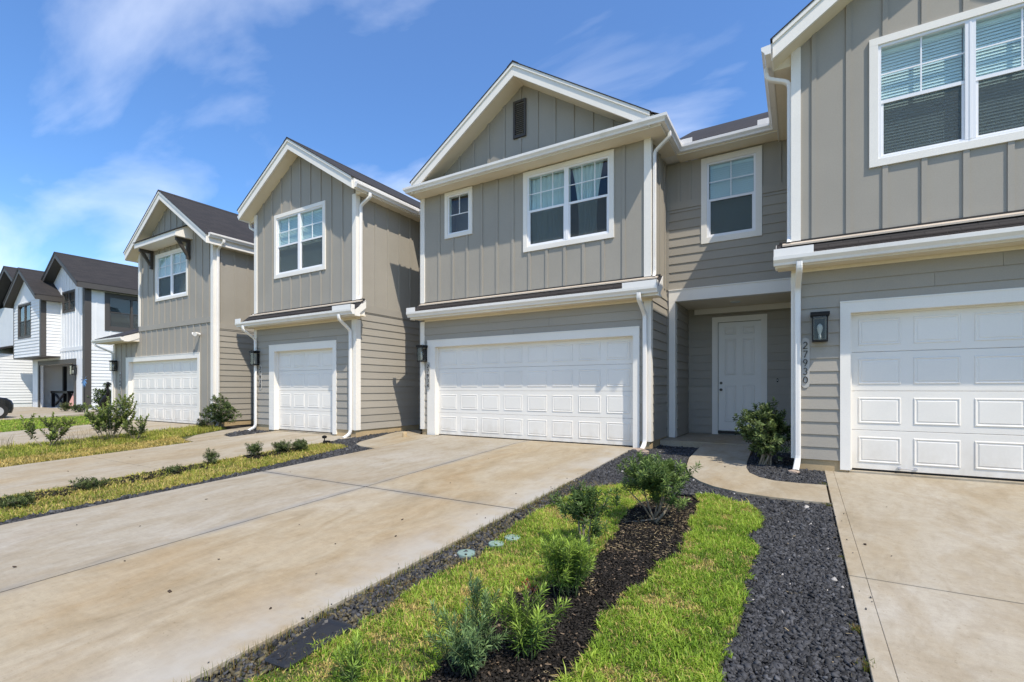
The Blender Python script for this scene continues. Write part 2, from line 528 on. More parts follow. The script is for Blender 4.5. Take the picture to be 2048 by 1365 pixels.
# ------------------------------------------------------------------ house components
def window(parent, x0, x1, z0, z1, Y, bays=2, cols=2, rows=2, cover='blind', face='front', mat='trim_white',
           frame='vinyl_white', cw=.095, sash=True, label=None, split=.5, room=True, tall_low=True, screen='insect_screen'):
    """casing outer rectangle x0..x1, z0..z1 on the wall plane Y; built facing -Y, turned for side walls"""
    def bld(mb, name, m, par):
        if face == 'right':
            # (x, y) about the wall plane: local x -> world Y, local depth -> world -X
            mb.v = [(Y - (v[1] - Y), v[0], v[2]) for v in mb.v]
        return mb.build(name, m, par)
    yf = Y - .032
    b = MB()
    b.box(x0, x1, yf, Y + .02, z1 - cw, z1); b.box(x0, x1, yf, Y + .02, z0, z0 + cw)
    b.box(x0, x0 + cw, yf + .001, Y + .02, z0 + cw, z1 - cw); b.box(x1 - cw, x1, yf + .001, Y + .02, z0 + cw, z1 - cw)
    win = bld(b, 'window', mat, parent)
    if label: win['label'] = label
    ix0, ix1, iz0, iz1 = x0 + cw, x1 - cw, z0 + cw, z1 - cw
    f = MB(); fw = .035
    f.box(ix0, ix1, Y - .012, Y + .09, iz1 - fw, iz1); f.box(ix0, ix1, Y - .012, Y + .09, iz0, iz0 + fw)
    f.box(ix0, ix0 + fw, Y - .011, Y + .09, iz0 + fw, iz1 - fw); f.box(ix1 - fw, ix1, Y - .011, Y + .09, iz0 + fw, iz1 - fw)
    mw = .10
    bw = (ix1 - ix0 - 2 * fw - (bays - 1) * mw) / bays
    for i in range(1, bays):
        mx_ = ix0 + fw + i * bw + (i - 1) * mw
        f.box(mx_, mx_ + mw, Y - .014, Y + .09, iz0 + fw, iz1 - fw)
        f.box(mx_ + mw * .4, mx_ + mw * .6, Y - .019, Y - .014, iz0 + fw, iz1 - fw)
    bld(f, 'frame', frame, win)
    zm = iz0 + (iz1 - iz0) * split
    for i in range(bays):
        a = ix0 + fw + i * (bw + mw); c = a + bw
        lo, hi = iz0 + fw, iz1 - fw
        if sash:
            sr = MB()
            sr.box(a, c, Y + .004, Y + .05, zm - .022, zm + .022)
            s2 = .028
            sr.box(a, c, Y + .012, Y + .04, lo, lo + s2)
            sr.box(a, a + s2, Y + .013, Y + .04, lo + s2, zm - .022); sr.box(c - s2, c, Y + .013, Y + .04, lo + s2, zm - .022)
            bld(sr, 'sash', frame, win)
            p = MB(); p.box(a, c, Y + .030, Y + .034, zm + .022, hi); bld(p, 'pane', 'window_glass', win)
            p = MB(); p.box(a + s2, c - s2, Y + .030, Y + .034, lo + s2, zm - .022); bld(p, 'pane', 'window_glass', win)
            if screen:
                p = MB(); p.box(a + s2, c - s2, Y + .018, Y + .019, lo + s2, zm - .022); bld(p, 'insect_screen', screen, win)
            up0, up1 = zm + .022, hi
        else:
            p = MB(); p.box(a, c, Y + .030, Y + .034, lo, hi); bld(p, 'pane', 'window_glass', win)
            up0, up1 = lo, hi
        for k in range(1, cols):
            q = a + (c - a) * k / cols
            mu = MB(); mu.box(q - .008, q + .008, Y + .022, Y + .042, (up0 if sash else zm), up1); bld(mu, 'muntin', frame, win)
        for k in range(1, rows):
            q = up0 + (up1 - up0) * k / rows
            mu = MB(); mu.box(a, c, Y + .021, Y + .043, q - .008, q + .008); bld(mu, 'muntin', frame, win)
        if cover == 'blind':
            bl = MB()
            z = hi - .05
            bl.box(a + .01, c - .01, Y + .075, Y + .12, hi - .055, hi - .005)
            while z > lo + .02:
                t_ = .025
                bl.add([(a + .01, Y + .080, z - t_), (c - .01, Y + .080, z - t_), (c - .01, Y + .096, z + t_ * .8), (a + .01, Y + .096, z + t_ * .8),
                        (a + .01, Y + .083, z - t_), (c - .01, Y + .083, z - t_), (c - .01, Y + .099, z + t_ * .8), (a + .01, Y + .099, z + t_ * .8)],
                       [(0, 1, 2, 3), (7, 6, 5, 4), (0, 4, 5, 1), (3, 2, 6, 7)])
                z -= .041
            o = bld(bl, 'blind', 'blind_white', win); o['kind'] = 'stuff'
        elif cover == 'curtain':
            def sheet(xa, xb, za, zb, pinch):
                cb = MB(); n = 40; vs = []; fs = []
                rows_ = 14
                for r in range(rows_ + 1):
                    tt = r / rows_
                    zz_ = zb + (za - zb) * tt
                    wdt = 1 - pinch * math.sin(tt * math.pi * .62)
                    for k in range(n + 1):
                        u = k / n
                        uu = .5 + (u - .5) * wdt
                        vs.append((xa + (xb - xa) * uu, Y + .12 + .018 * math.sin(u * 46 + 1.3 * math.sin(tt * 3)) + .006 * math.sin(u * 91), zz_))
                for r in range(rows_):
                    for k in range(n):
                        q = r * (n + 1) + k
                        fs.append((q, q + 1, q + n + 2, q + n + 1))
                cb.add(vs, fs)
                o = bld(cb, 'curtain', 'curtain', win)
            if i == 0: sheet(a - .04, c + .06, lo - .05, hi + .05, .0)
            else: sheet(a + .02, a + bw * .84, lo - .02, hi + .05, .42)
    if room:
        r = MB(); d = .9 if cover == 'curtain' else .22
        X0, X1, Z0, Z1 = ix0 - .02, ix1 + .02, iz0 - .02, iz1 + .02
        r.add([(X0, Y + .13, Z0), (X1, Y + .13, Z0), (X1, Y + .13, Z1), (X0, Y + .13, Z1), (X0, Y + .13 + d, Z0), (X1, Y + .13 + d, Z0), (X1, Y + .13 + d, Z1), (X0, Y + .13 + d, Z1)],
              [(4, 5, 6, 7), (0, 4, 7, 3), (1, 2, 6, 5), (0, 1, 5, 4), (3, 7, 6, 2)])
        if face == 'right': r.v = [(Y - (v[1] - Y), v[0], v[2]) for v in r.v]
        r.build('room_lining', 'room_dark', win, fix=False)
    return win

def garage_door(parent, x0, x1, z0, z1, Y, ncols, nrows=4, casing=(.24, .14, .155), yw=None, handle=False, mat='door_white', bottom_casing=0.0, right_casing=True):
    yw = yw if yw is not None else Y
    cl, cr, ct = casing
    # casing and jamb boards
    b = MB(); yf = yw - .034
    b.box(x0 - cl, x1 + cr, yf, yw + .01, z1, z1 + ct)
    b.box(x0 - cl, x0, yf + .001, yw + .01, z0 + bottom_casing, z1); b.box(x1, x1 + cr, yf + .001, yw + .01, z0 + bottom_casing, z1)
    b.box(x0 - cl * 1.02, x1 + cr * 1.02, yf - .008, yw, z1 + ct, z1 + ct + .018)
    cas = b.build('garage_casing', 'trim_white', parent)
    j = MB()
    j.box(x0 - .03, x0, yw + .01, Y + .04, z0, z1); j.box(x1, x1 + .03, yw + .01, Y + .04, z0, z1); j.box(x0 - .03, x1 + .03, yw + .01, Y + .04, z1, z1 + .03)
    j.box(x0, x0 + .022, Y - .03, Y - .002, z0, z1 - .022); j.box(x1 - .022, x1, Y - .03, Y - .002, z0, z1 - .022); j.box(x0, x1, Y - .031, Y - .002, z1 - .022, z1)
    j.build('door_jamb', 'trim_white', cas)
    # four hinged sections
    d = MB(); H = (z1 - z0 - .018) / nrows
    for r in range(nrows):
        a = z0 + .018 + r * H
        d.prism([(Y, a + .004), (Y + .006, a), (Y + .045, a), (Y + .045, a + H - .003), (Y + .006, a + H - .003), (Y, a + H - .008)], 'x', x0 + .002, x1 - .002)
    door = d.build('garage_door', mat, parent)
    s = MB(); s.box(x0 + .002, x1 - .002, Y + .008, Y + .04, z0 - .005, z0 + .018); s.build('bottom_seal', 'rubber', door)
    # embossed panels share one mesh
    m = .095; gap = .13
    pw = (x1 - x0 - 2 * m - (ncols - 1) * gap) / ncols
    ph = H * .66
    me = None
    for r in range(nrows):
        for c in range(ncols):
            px = x0 + m + c * (pw + gap); pz = z0 + .018 + r * H + H * .17
            if me is None:
                loops = [(0, .0005), (.006, -.007), (.016, -.008), (.026, -.001), (.034, -.0008), (.046, -.006)]
                vs = []; fs = []
                for o_, y in loops:
                    vs += [(o_, y, o_), (pw - o_, y, o_), (pw - o_, y, ph - o_), (o_, y, ph - o_)]
                for i in range(len(loops) - 1):
                    for k in range(4):
                        fs.append((i * 4 + k, i * 4 + (k + 1) % 4, (i + 1) * 4 + (k + 1) % 4, (i + 1) * 4 + k))
                n = (len(loops) - 1) * 4
                fs.append((n, n + 1, n + 2, n + 3))
                me = bpy.data.meshes.new('panel'); me.from_pydata(vs, [], fs); me.materials.append(M[mat]); me.update()
            o = bpy.data.objects.new('panel', me); C.objects.link(o)
            o.location = (px, Y - .0012, pz); adopt(o, door)
    if handle:
        hx = x0 + m + pw + gap / 2; hz = z0 + .055
        hb = MB()
        hb.tube([(hx - .085, Y - .045, hz + .005), (hx + .085, Y - .045, hz - .005)], .007, 6)
        for q in (-.085, .085):
            hb.tube([(hx + q, Y - .001, hz), (hx + q, Y - .012, hz)], .022, 10); hb.tube([(hx + q, Y - .01, hz), (hx + q, Y - .05, hz)], .008, 6)
        hb.build('lift_handle', 'steel', door)
    return door

GP = [(0.0, 0.0), (.072, 0.0), (.082, .03), (.118, .07), (.122, .118), (.112, .122), (.110, .078), (.07, .012), (.006, .012), (.004, .125), (0.0, .125)]
def gutter(parent, path, z, caps=True, name='gutter', emit=None):
    """K-style gutter along a plan polyline; trough on the right-hand side of travel"""
    pts = [Vector((p[0], p[1])) for p in path]
    norms = []
    for i in range(len(pts)):
        ds = []
        if i: ds.append((pts[i] - pts[i - 1]).normalized())
        if i < len(pts) - 1: ds.append((pts[i + 1] - pts[i]).normalized())
        ns = [Vector((d.y, -d.x)) for d in ds]
        n = sum(ns, Vector((0, 0)))
        if len(ns) == 2: n = n / (1 + ns[0].dot(ns[1]))
        norms.append(n)
    if emit: pts, norms = pts[emit[0]:emit[1] + 1], norms[emit[0]:emit[1] + 1]
    b = MB(); k = len(GP); vs = []; fs = []
    for p, n in zip(pts, norms):
        for o_, h in GP: vs.append((p.x + n.x * o_, p.y + n.y * o_, z + h))
    for i in range(len(pts) - 1):
        for q in range(k): fs.append((i * k + q, i * k + (q + 1) % k, (i + 1) * k + (q + 1) % k, (i + 1) * k + q))
    if caps:
        cap = [0, 1, 2, 3, 4, 9, 10]
        fs += [tuple(cap), tuple((len(pts) - 1) * k + c for c in cap)]
    b.add(vs, fs)
    return b.build(name, 'gutter_white', parent)

DSP = []
for (sx, sy) in ((1, 1), (-1, 1), (-1, -1), (1, -1)):
    DSP.append((sx, sy))
def downspout(parent, path, side, w=.078, d=.058, open_end=True, straps=True):
    # rounded, lightly corrugated section
    pr = []
    n = 24
    for k in range(n):
        a = 6.28318 * k / n
        c_, s_ = math.cos(a), math.sin(a)
        r = (abs(c_) ** 5 + abs(s_) ** 5) ** (-1 / 5)
        wob = 1 - .05 * (k % 2)
        pr.append((c_ * r * w / 2 * wob, s_ * r * d / 2 * wob))
    b = MB(); b.sweep(path, pr, side, caps=False)
    o = b.build('downspout', 'gutter_white', parent, smooth=False)
    e = MB(); p = Vector(path[-1]); dr = (p - Vector(path[-2])).normalized()
    q = p - dr * .012
    e.sweep([q - dr * .004, q], [(x * .9, y * .9) for x, y in pr], side)
    e.build('outlet', 'black_metal', o)
    return o

def bend(pts, n=3):
    """round the corners of a polyline"""
    pts = [Vector(p) for p in pts]; out_ = [pts[0]]
    for i in range(1, len(pts) - 1):
        a, b_, c_ = pts[i - 1], pts[i], pts[i + 1]
        r = min((b_ - a).length, (c_ - b_).length, .16) * .45
        p0 = b_ + (a - b_).normalized() * r; p1 = b_ + (c_ - b_).normalized() * r
        for k in range(n + 1):
            t_ = k / n
            out_.append(p0 * (1 - t_) ** 2 + b_ * 2 * t_ * (1 - t_) + p1 * t_ ** 2)
    out_.append(pts[-1])
    return out_

def gable_roof(parent, xl, xr, xa, za, yw, yb, osl=.27, osr=.27, of=.33, p=.667, t=.24, shingles='shingle_y', rake='trim_white', soff='soffit_white', eaves=True, clipz=None):
    yf = yw - of
    xL, xR = xl - osl, xr + osr
    z = lambda x: za - p * abs(x - xa)
    zl, zr = z(xL), z(xR)
    r = MB()
    r.prism([(xL, zl + .03), (xa, za + .03), (xa, za + t), (xL, zl + t)], 'y', yf + .03, yb)
    r.prism([(xa, za + .03), (xR, zr + .03), (xR, zr + t), (xa, za + t)], 'y', yf + .03, yb)
    # shingle overhang lip past the rake and along the eaves
    r.prism([(xL - .03, zl + t - .012), (xa, za + t + .010), (xa, za + t + .028), (xL - .03, zl + t + .006)], 'y', yf - .045, yb)
    r.prism([(xa, za + t + .010), (xR + .03, zr + t - .012), (xR + .03, zr + t + .006), (xa, za + t + .028)], 'y', yf - .045, yb)
    roof = r.build('roof', shingles, parent)
    # ridge cap
    c = MB(); c.prism([(xa - .14, za + t + .028 - .14 * p), (xa, za + t + .034), (xa + .14, za + t + .028 - .14 * p), (xa + .14, za + t + .040 - .14 * p), (xa, za + t + .046), (xa - .14, za + t + .040 - .14 * p)], 'y', yf - .045, yb)
    c.build('ridge_cap', shingles, roof)
    for sgn, xe, ze in ((-1, xL, zl), (1, xR, zr)):
        k = MB(); k.prism([(xe, ze - .02), (xa, za - .02), (xa, za + t - .055), (xe, ze + t - .055)], 'y', yf - .012, yf + .028)
        k.prism([(xe, ze + t - .06), (xa, za + t - .06), (xa, za + t + .008), (xe, ze + t + .008)], 'y', yf - .034, yf + .026)
        k.build('rake_board', rake, parent)
        s = MB(); s.prism([(xe, ze + .004), (xa, za + .004), (xa, za + .028), (xe, ze + .028)], 'y', yf + .028, yw + .05)
        s.build('soffit', soff, parent)
        if eaves:
            xw = xl if sgn < 0 else xr
            s = MB(); lo, hi = min(xe, xw), max(xe, xw)
            s.box(lo, hi + (0 if sgn < 0 else 0), yw - .002, yb, ze - .012, ze + .006)
            s.build('soffit', soff, parent)
            s = MB(); zw_ = z(xw)
            s.prism([(xe, ze - .011), (xw, ze - .011), (xw, zw_ + .006), (xe, ze + .012)], 'y', yw - .006, yw + .02); s.build('eave_end', soff, parent)
            f = MB(); f.box(xe if sgn > 0 else xe - .022, xe + .022 if sgn > 0 else xe, yf + .03, yb, ze - .022, ze + t - .014)
            f.build('fascia', rake, parent)
    return roof, zl, zr

def pent_roof(parent, xl, xr, yw, zs=2.775, zw=3.20, depth=.31, slope_lip=2.955, guards=((0, .3),), shing=True, right_board=True, gut=True):
    """skirt roof over the garage: xl..xr along the wall"""
    yf = yw - depth; zs += .045; zw += .01; slope_lip += .03; depth = depth
    r = MB()
    r.prism([(yf, zs + .03), (yw, zs + .03), (yw, zw), (yf, slope_lip - .03)], 'x', xl + .02, xr - .02)
    body = r.build('skirt_roof', 'trim_white', parent)
    d = MB(); d.prism([(yf - .02, slope_lip - .034), (yw, zw - .002), (yw, zw + .010), (yf - .02, slope_lip - .022)], 'x', xl - .015, xr + .015)
    d.build('roof_deck', 'shingle_x', body)
    s = MB(); s.box(xl, xr, yf, yw + .01, zs, zs + .03); s.build('soffit', 'soffit_white', body)
    s = MB(); s.box(xl + .17, xr - .17, yw - .028, yw + .005, zs - .047, zs - .001); s.build('frieze', 'soffit_white', body)
    f = MB(); f.box(xl, xr, yf - .024, yf - .001, zs - .012, slope_lip - .03); f.build('fascia', 'trim_white', body)
    if right_board:
        for xe in (xl, xr):
            k = MB(); a, c = (xe - .001, xe + .022) if xe == xr else (xe - .022, xe + .001)
            k.prism([(yf - .02, zs - .02), (yf + .13, zs - .02), (yf + .13, zs + .06), (yw, zs + .20), (yw, zw + .004), (yf - .02, slope_lip - .028)], 'x', a, c)
            k.build('rake_board', 'trim_white', body)
    # shingle tabs, three courses
    L = math.hypot(depth + .02, zw - slope_lip); sl = math.atan2(zw - slope_lip, depth + .02)
    if shing:
        me = bpy.data.meshes.new('shingle')
        tb = MB(); tb.add([(.003, 0, 0), (.33, 0, 0), (.33, .17, .0), (.003, .17, .0), (.003, 0, .011), (.33, 0, .011), (.33, .17, .003), (.003, .17, .003)],
                          [(0, 3, 2, 1), (4, 5, 6, 7), (0, 1, 5, 4), (1, 2, 6, 5), (2, 3, 7, 6), (3, 0, 4, 7)])
        me.from_pydata(tb.v, [], tb.f); me.materials.append(M['shingle_tab']); me.update()
        for row in range(3):
            x = xl - .01 - (row % 2) * .16
            while x < xr - .1:
                if x >= xl - .05 and x + .333 <= xr + .06:
                    o = bpy.data.objects.new('shingle', me); C.objects.link(o)
                    q = .0 + row * .135
                    o.location = (x, yf - .02 + q * math.cos(sl), slope_lip - .020 + q * math.sin(sl) + row * .0005)
                    o.rotation_euler = (sl, 0, 0); adopt(o, body)
                x += .335
    fl = MB(); fl.prism([(yw - .11, zw - .055), (yw - .02, zw - .006), (yw - .02, zw + .012), (yw - .11, zw - .032)], 'x', xl + .06, xr - .06)
    fl.build('flashing', 'flashing_tan', body)
    fl = MB(); fl.box(xl + .02, xr - .02, yw - .024, yw, zw, zw + .035); fl.build('flashing', 'dark_flashing', body)
    if gut:
        gutter(parent, [(xl - .04, yf - .024), (xr + .02, yf - .024)], slope_lip - .135)
        for (a, c) in guards:
            k = MB(); k.box(a, c, yf - .024 - .119, yf - .024 - .113, slope_lip - .016, slope_lip + .085)
            if abs(a - (xl - .04)) < .05: k.box(a, a + .004, yf - .143, yf - .02, slope_lip - .016, slope_lip + .085)
            else: k.box(c - .004, c, yf - .143, yf - .03, slope_lip - .016, slope_lip + .085)
            k.build('splash_guard', 'gutter_white', parent)
    return body

def lantern(parent, x, z0, z1, Y, w=.185, d=.15):
    b = MB(); h0, h1 = x - w / 2, x + w / 2; yf = Y - .03 - d
    b.box(h0 - .02, h1 + .02, yf - .02, Y - .018, z1 - .045, z1)
    b.box(h0 - .008, h1 + .008, yf - .008, Y - .018, z1 - .06, z1 - .045)
    b.box(h0, h1, yf, Y - .02, z0, z0 + .022)
    for xx in (h0, h1 - .014):
        b.box(xx, xx + .014, yf, yf + .014, z0 + .022, z1 - .06); b.box(xx, xx + .014, Y - .034, Y - .02, z0 + .022, z1 - .06)
    b.box(x - .06, x + .06, Y - .02, Y - .004, z0 + .05, z1 - .08)
    lan = b.build('wall_lantern', 'black_metal', parent)
    for (a, c, e, f) in ((h0 + .014, h1 - .014, yf + .004, yf + .007), (h0 + .004, h0 + .007, yf + .014, Y - .034), (h1 - .007, h1 - .004, yf + .014, Y - .034)):
        g = MB(); g.box(a, c, e, f, z0 + .022, z1 - .06); g.build('pane', 'lantern_glass', lan)
    k = MB(); k.lathe((x, (yf + Y - .02) / 2, z0 + .022), [(.016, 0), (.016, .07), (.012, .075), (.026, .12), (.034, .165), (.028, .205), (.008, .225)], 12)
    k.build('bulb', 'blind_white', lan, smooth=True)
    return lan

def arc(cx, cy, rx, ry, a0, a1, n=16):
    return [(cx + rx * math.cos(math.radians(a0 + (a1 - a0) * i / n)), cy + ry * math.sin(math.radians(a0 + (a1 - a0) * i / n))) for i in range(n + 1)]
DIG = {
    '0': [(arc(.5, .5, .34, .45, 90, 450, 28), (.08, .15))],
    '2': [(arc(.48, .70, .28, .26, 165, -35, 14) + [(.30, .22), (.14, .06)], (.09, .13)), ([(.12, .06), (.86, .06)], (.13, .13))],
    '3': [(arc(.46, .72, .26, .24, 150, -80, 14), (.08, .13)), (arc(.44, .27, .31, .25, 88, -150, 16), (.08, .14))],
    '4': [([(.66, .0), (.66, .97)], (.13, .13)), ([(.66, .95), (.10, .28)], (.09, .09)), ([(.08, .27), (.92, .27)], (.11, .11))],
    '7': [([(.14, .92), (.86, .92)], (.13, .13)), ([(.83, .92), (.55, .48), (.36, .0)], (.10, .14))],
    '8': [(arc(.5, .73, .25, .22, 90, 450, 22), (.09, .12)), (arc(.5, .27, .31, .25, 90, 450, 24), (.09, .14))],
    '9': [(arc(.48, .68, .29, .28, 0, 360, 24), (.09, .14)), ([(.77, .68), (.72, .42), (.52, .14), (.34, .0)], (.13, .10))],
}
def digit_mesh(ch, cx, z, w, h, Y, th=.012):
    b = MB()
    for pts, (w0, w1) in DIG[ch]:
        P = [Vector((cx + (p[0] - .5) * w, z + p[1] * h)) for p in pts]
        n = len(P); Ls = []; Rs = []
        for i in range(n):
            d = (P[min(i + 1, n - 1)] - P[max(i - 1, 0)]).normalized()
            nn = Vector((-d.y, d.x))
            ww = (w0 + (w1 - w0) * abs(d.y)) * w * .5
            Ls.append(P[i] + nn * ww); Rs.append(P[i] - nn * ww)
        vs = []; fs = []
        for y in (Y - th, Y):
            vs += [(q.x, y, q.y) for q in Ls] + [(q.x, y, q.y) for q in Rs]
        for i in range(n - 1):
            fs += [(i, i + 1, n + i + 1, n + i), (2 * n + i, 3 * n + i, 3 * n + i + 1, 2 * n + i + 1), (i, 2 * n + i, 2 * n + i + 1, i + 1), (n + i, n + i + 1, 3 * n + i + 1, 3 * n + i)]
        fs += [(0, n, 3 * n, 2 * n), (n - 1, 3 * n - 1, 4 * n - 1, 2 * n - 1)]
        b.add(vs, fs)
    return b

def house_number(parent, text, x, ztop, Y, h=.095, pitch=.122, w=.072, plate=True):
    zb = ztop - pitch * len(text)
    b = MB()
    pl = [(x + .05 * math.cos(a), ztop + .0 + .05 * math.sin(a)) for a in np.linspace(0, math.pi, 9)] + \
         [(x + .05 * math.cos(a), zb + .0 + .05 * math.sin(a)) for a in np.linspace(math.pi, 2 * math.pi, 9)]
    b.prism(pl, 'y', Y - .012, Y)
    p = b.build('house_number', 'number_plate', parent)
    for i, ch in enumerate(text):
        digit_mesh(ch, x, ztop - pitch * (i + 1) + (pitch - h) * .5 + .004, w, h, Y - .0125).build('digit', 'digit_black', p, fix=True)
    return p

def corner_board(parent, x, Y, z0, z1, side=0, w=.095, mat='trim_white', side_w=.095):
    """front board whose outer edge is at x; side +1 right corner (with a return on the right wall), -1 left corner"""
    b = MB(); t_ = .030
    if side >= 0:
        b.box(x - w, x + t_, Y - t_, Y, z0, z1)
        b.box(x, x + t_, Y, Y + side_w, z0, z1)
    else:
        b.box(x - t_, x + w, Y - t_, Y, z0, z1)
        b.box(x - t_, x, Y, Y + side_w, z0, z1)
    return b.build('corner_board', mat, parent)
# ------------------------------------------------------------------ houses
YB_ = 17.0
EAVE = [(-8.095, 10.02), (-8.095, 8.69), (-2.11, 8.69), (-2.11, 9.99), (-.345, 9.99), (-.345, 7.66)]

def side_wall(parent, x, y0, y1, z0, z1, t_=.12, mat='siding_panel', name='side_wall', right=True, holes=()):
    b = MB()
    for (a, c, d, e) in subtract([(y0, y1, z0, z1)], holes):
        b.box(x - t_ if right else x, x if right else x + t_, a, c, d, e)
    return b.build(name, mat, parent)

def gable_front(parent, xl, xr, xa, za, p, Y, zlo, zeave, holes, mat='siding_panel', t_=.12, name='front_wall'):
    b = MB()
    wall_slab(b, xl, xr, zlo, zeave, Y, Y + t_, holes)
    zl, zr = za - p * abs(xl - xa), za - p * abs(xr - xa)
    b.prism([(xl, zeave), (xr, zeave), (xr, zr + .02), (xa, za + .02), (xl, zl + .02)], 'y', Y, Y + t_)
    return b.build(name, mat, parent)

def foundation(parent, xl, xr, Y, yb, z0, z1, gaps, right=True, side_to=None):
    b = MB()
    for (a, c, d, e) in subtract([(xl + .012, xr - .0015, z0, z1)], [(g[0], g[1], z0 - 1, z1 + 1) for g in gaps]):
        b.box(a, c, Y + .0015, Y + .3, z0, z1)
    b.box(xl + .012, xl + .2, Y + .3, yb, z0, z1); b.box(xr - .2, xr - .0015, Y + .3, yb, z0, z1)
    b.box(xl + .2, xr - .2, yb - .3, yb, z0, z1)
    return b.build('foundation', 'foundation', parent)

# ---- the house with the double garage, number 27934
YB = 9.07
hb = thing('townhouse', (-5.2, YB, 0), 'grey townhouse with the wide double garage and a gable vent, numbered 27934', 'townhouse', 'grey townhouses of the row')
bx0, bx1 = -8.037, -2.41
W1 = (-7.302, -6.496, 4.715, 5.812); W2 = (-5.136, -3.104, 4.08, 5.802)
win_in = lambda w_: (w_[0] + .07, w_[1] - .07, w_[2] + .07, w_[3] - .07)
gar = (-7.636, -2.689, -.2, 2.176)
gable_front(hb, bx0, bx1, -5.15, 7.72, .66, YB, .127, 5.84, [win_in(W1), win_in(W2), gar])
casB = (-7.84, -2.60, -.2, 2.30)
lap(hb, YB, bx0 + .1, bx1 - .1, .13, 2.78, [casB])
W1c, W2c = W1, W2
xs = [-7.485 + .4155 * k for k in range(12)]
battens(hb, YB, xs, lambda x: (3.22, 5.84), [W1c, W2c])
xs = [-5.22 + .4145 * k for k in range(-7, 8)]
battens(hb, YB, xs, lambda x: (6.0, 7.72 - .66 * abs(x + 5.15) + .02), [(-5.40, -5.05, 6.59, 7.42)])
foundation(hb, bx0, bx1, YB, YB_, -.35, .128, [(-7.66, -2.69)])
side_wall(hb, bx1, YB + .12, YB_, .127, 5.84)
side_wall(hb, bx0, YB + .12, YB_, .127, 5.84, right=False)
b = MB(); b.box(bx0, bx1, YB_ - .12, YB_, 0, 5.84); b.build('rear_wall', 'siding_panel', hb)
b = MB(); b.box(bx0 + .12, bx1 - .12, YB + .12, YB_ - .12, 2.75, 2.85); b.build('floor_deck', 'interior_wall', hb)
lap(hb, bx1, YB + .03, 10.37, .13, 3.16, face='right', seam=False)
battens(hb, bx1, [9.38, 9.79, 10.20], lambda y: (3.20, 5.84), face='right')
corner_board(hb, bx1, YB, .13, 2.775, 1, .105); corner_board(hb, bx0, YB, .13, 2.775, -1, .10)
corner_board(hb, bx1, YB, 3.235, 5.835, 1, .105); corner_board(hb, bx0, YB, 3.235, 5.835, -1, .10)
window(hb, *W1, YB, bays=1, cols=2, rows=2, cover='none', sash=False, cw=.085, label='small square window left of the paired window')
# one square sash with a T-shaped grille: middle bar over the full width
window(hb, *W2, YB, bays=2, cols=3, rows=2, cover='curtain', cw=.095, label='paired window with sheer curtains drawn back')
garage_door(hb, -7.600, -2.725, .0, 2.14, YB + .10, 8, casing=(.24, .125, .155), yw=YB)
pent_roof(hb, -8.10, -2.19, YB, 2.775, 3.205, .31, 2.955, guards=((-8.14, -7.86), (-2.80, -2.17)))
gable_roof(hb, -8.0, -2.30, -5.15, 7.72, YB, YB_, 0, 0, .41, .66, .24, eaves=False)
# boxed eave that runs across the front below the gable
r = MB()
r.prism([(8.71, 5.86), (YB, 5.86), (YB, 6.19), (8.71, 6.0)], 'x', -8.05, -2.15)
r.prism([(-2.43, 5.86), (-2.13, 5.86), (-2.13, 6.0), (-2.43, 6.16)], 'y', 8.72, YB_)
r.prism([(-8.02, 5.86), (-8.075, 5.86), (-8.075, 6.0), (-8.02, 6.03)], 'y', 8.72, YB_)
er = r.build('boxed_eave', 'trim_white', hb)
r = MB(); r.prism([(8.685, 5.998), (YB, 6.192), (YB, 6.206), (8.685, 6.012)], 'x', -8.10, -2.10)
r.prism([(-2.10, 6.0), (-2.45, 6.19), (-2.45, 6.205), (-2.10, 6.014)], 'y', 8.69, YB_)
r.build('roof_deck', 'shingle_x', er)
s = MB(); s.box(-8.07, -2.13, 8.71, YB + .0, 5.832, 5.858); s.box(-2.41, -2.13, YB + .001, 9.99, 5.832, 5.858); s.box(-8.07, -8.037, YB + .001, 10.0, 5.832, 5.858); s.build('soffit', 'soffit_white', er)
s = MB(); s.box(-8.09, -2.115, 8.692, 8.709, 5.82, 6.0); s.box(-2.129, -2.112, 8.711, 9.99, 5.82, 6.0); s.box(-8.092, -8.075, 8.711, 10.02, 5.82, 6.0); s.build('fascia', 'trim_white', er)
gutter(hb, EAVE, 5.845, emit=(0, 3))
# gable vent
v = MB(); vx0, vx1, vz0, vz1 = -5.384, -5.069, 6.60, 7.41
v.box(vx0, vx1, YB - .04, YB, vz1 - .05, vz1); v.box(vx0, vx1, YB - .04, YB, vz0, vz0 + .05)
v.box(vx0, vx0 + .045, YB - .039, YB, vz0 + .05, vz1 - .05); v.box(vx1 - .045, vx1, YB - .039, YB, vz0 + .05, vz1 - .05)
gv = v.build('gable_vent', 'brown_trim', hb)
for k in range(16):
    q = vz0 + .055 + k * .0435
    piece('louvre', 'box', 'brown_trim', gv, (vx0 + .045, YB - .006, q), (vx1 - vx0 - .09, .026, .016))
lantern(hb, -7.93, 1.79, 2.19, YB - .02)
house_number(hb, '27934', -7.80, 1.73, YB - .036, h=.09, pitch=.116, w=.07)
# downspouts
downspout(hb, bend([(-2.045, 9.05, 5.85), (-2.045, 9.05, 5.76), (-2.335, 9.12, 5.58), (-2.335, 9.12, 3.30), (-2.325, 9.04, 3.22)]), (0, 1, 0))
downspout(hb, bend([(-2.50, 8.645, 2.87), (-2.50, 8.645, 2.76), (-2.485, 8.995, 2.52), (-2.485, 8.995, .10), (-2.51, 8.84, -.02)]), (1, 0, 0))
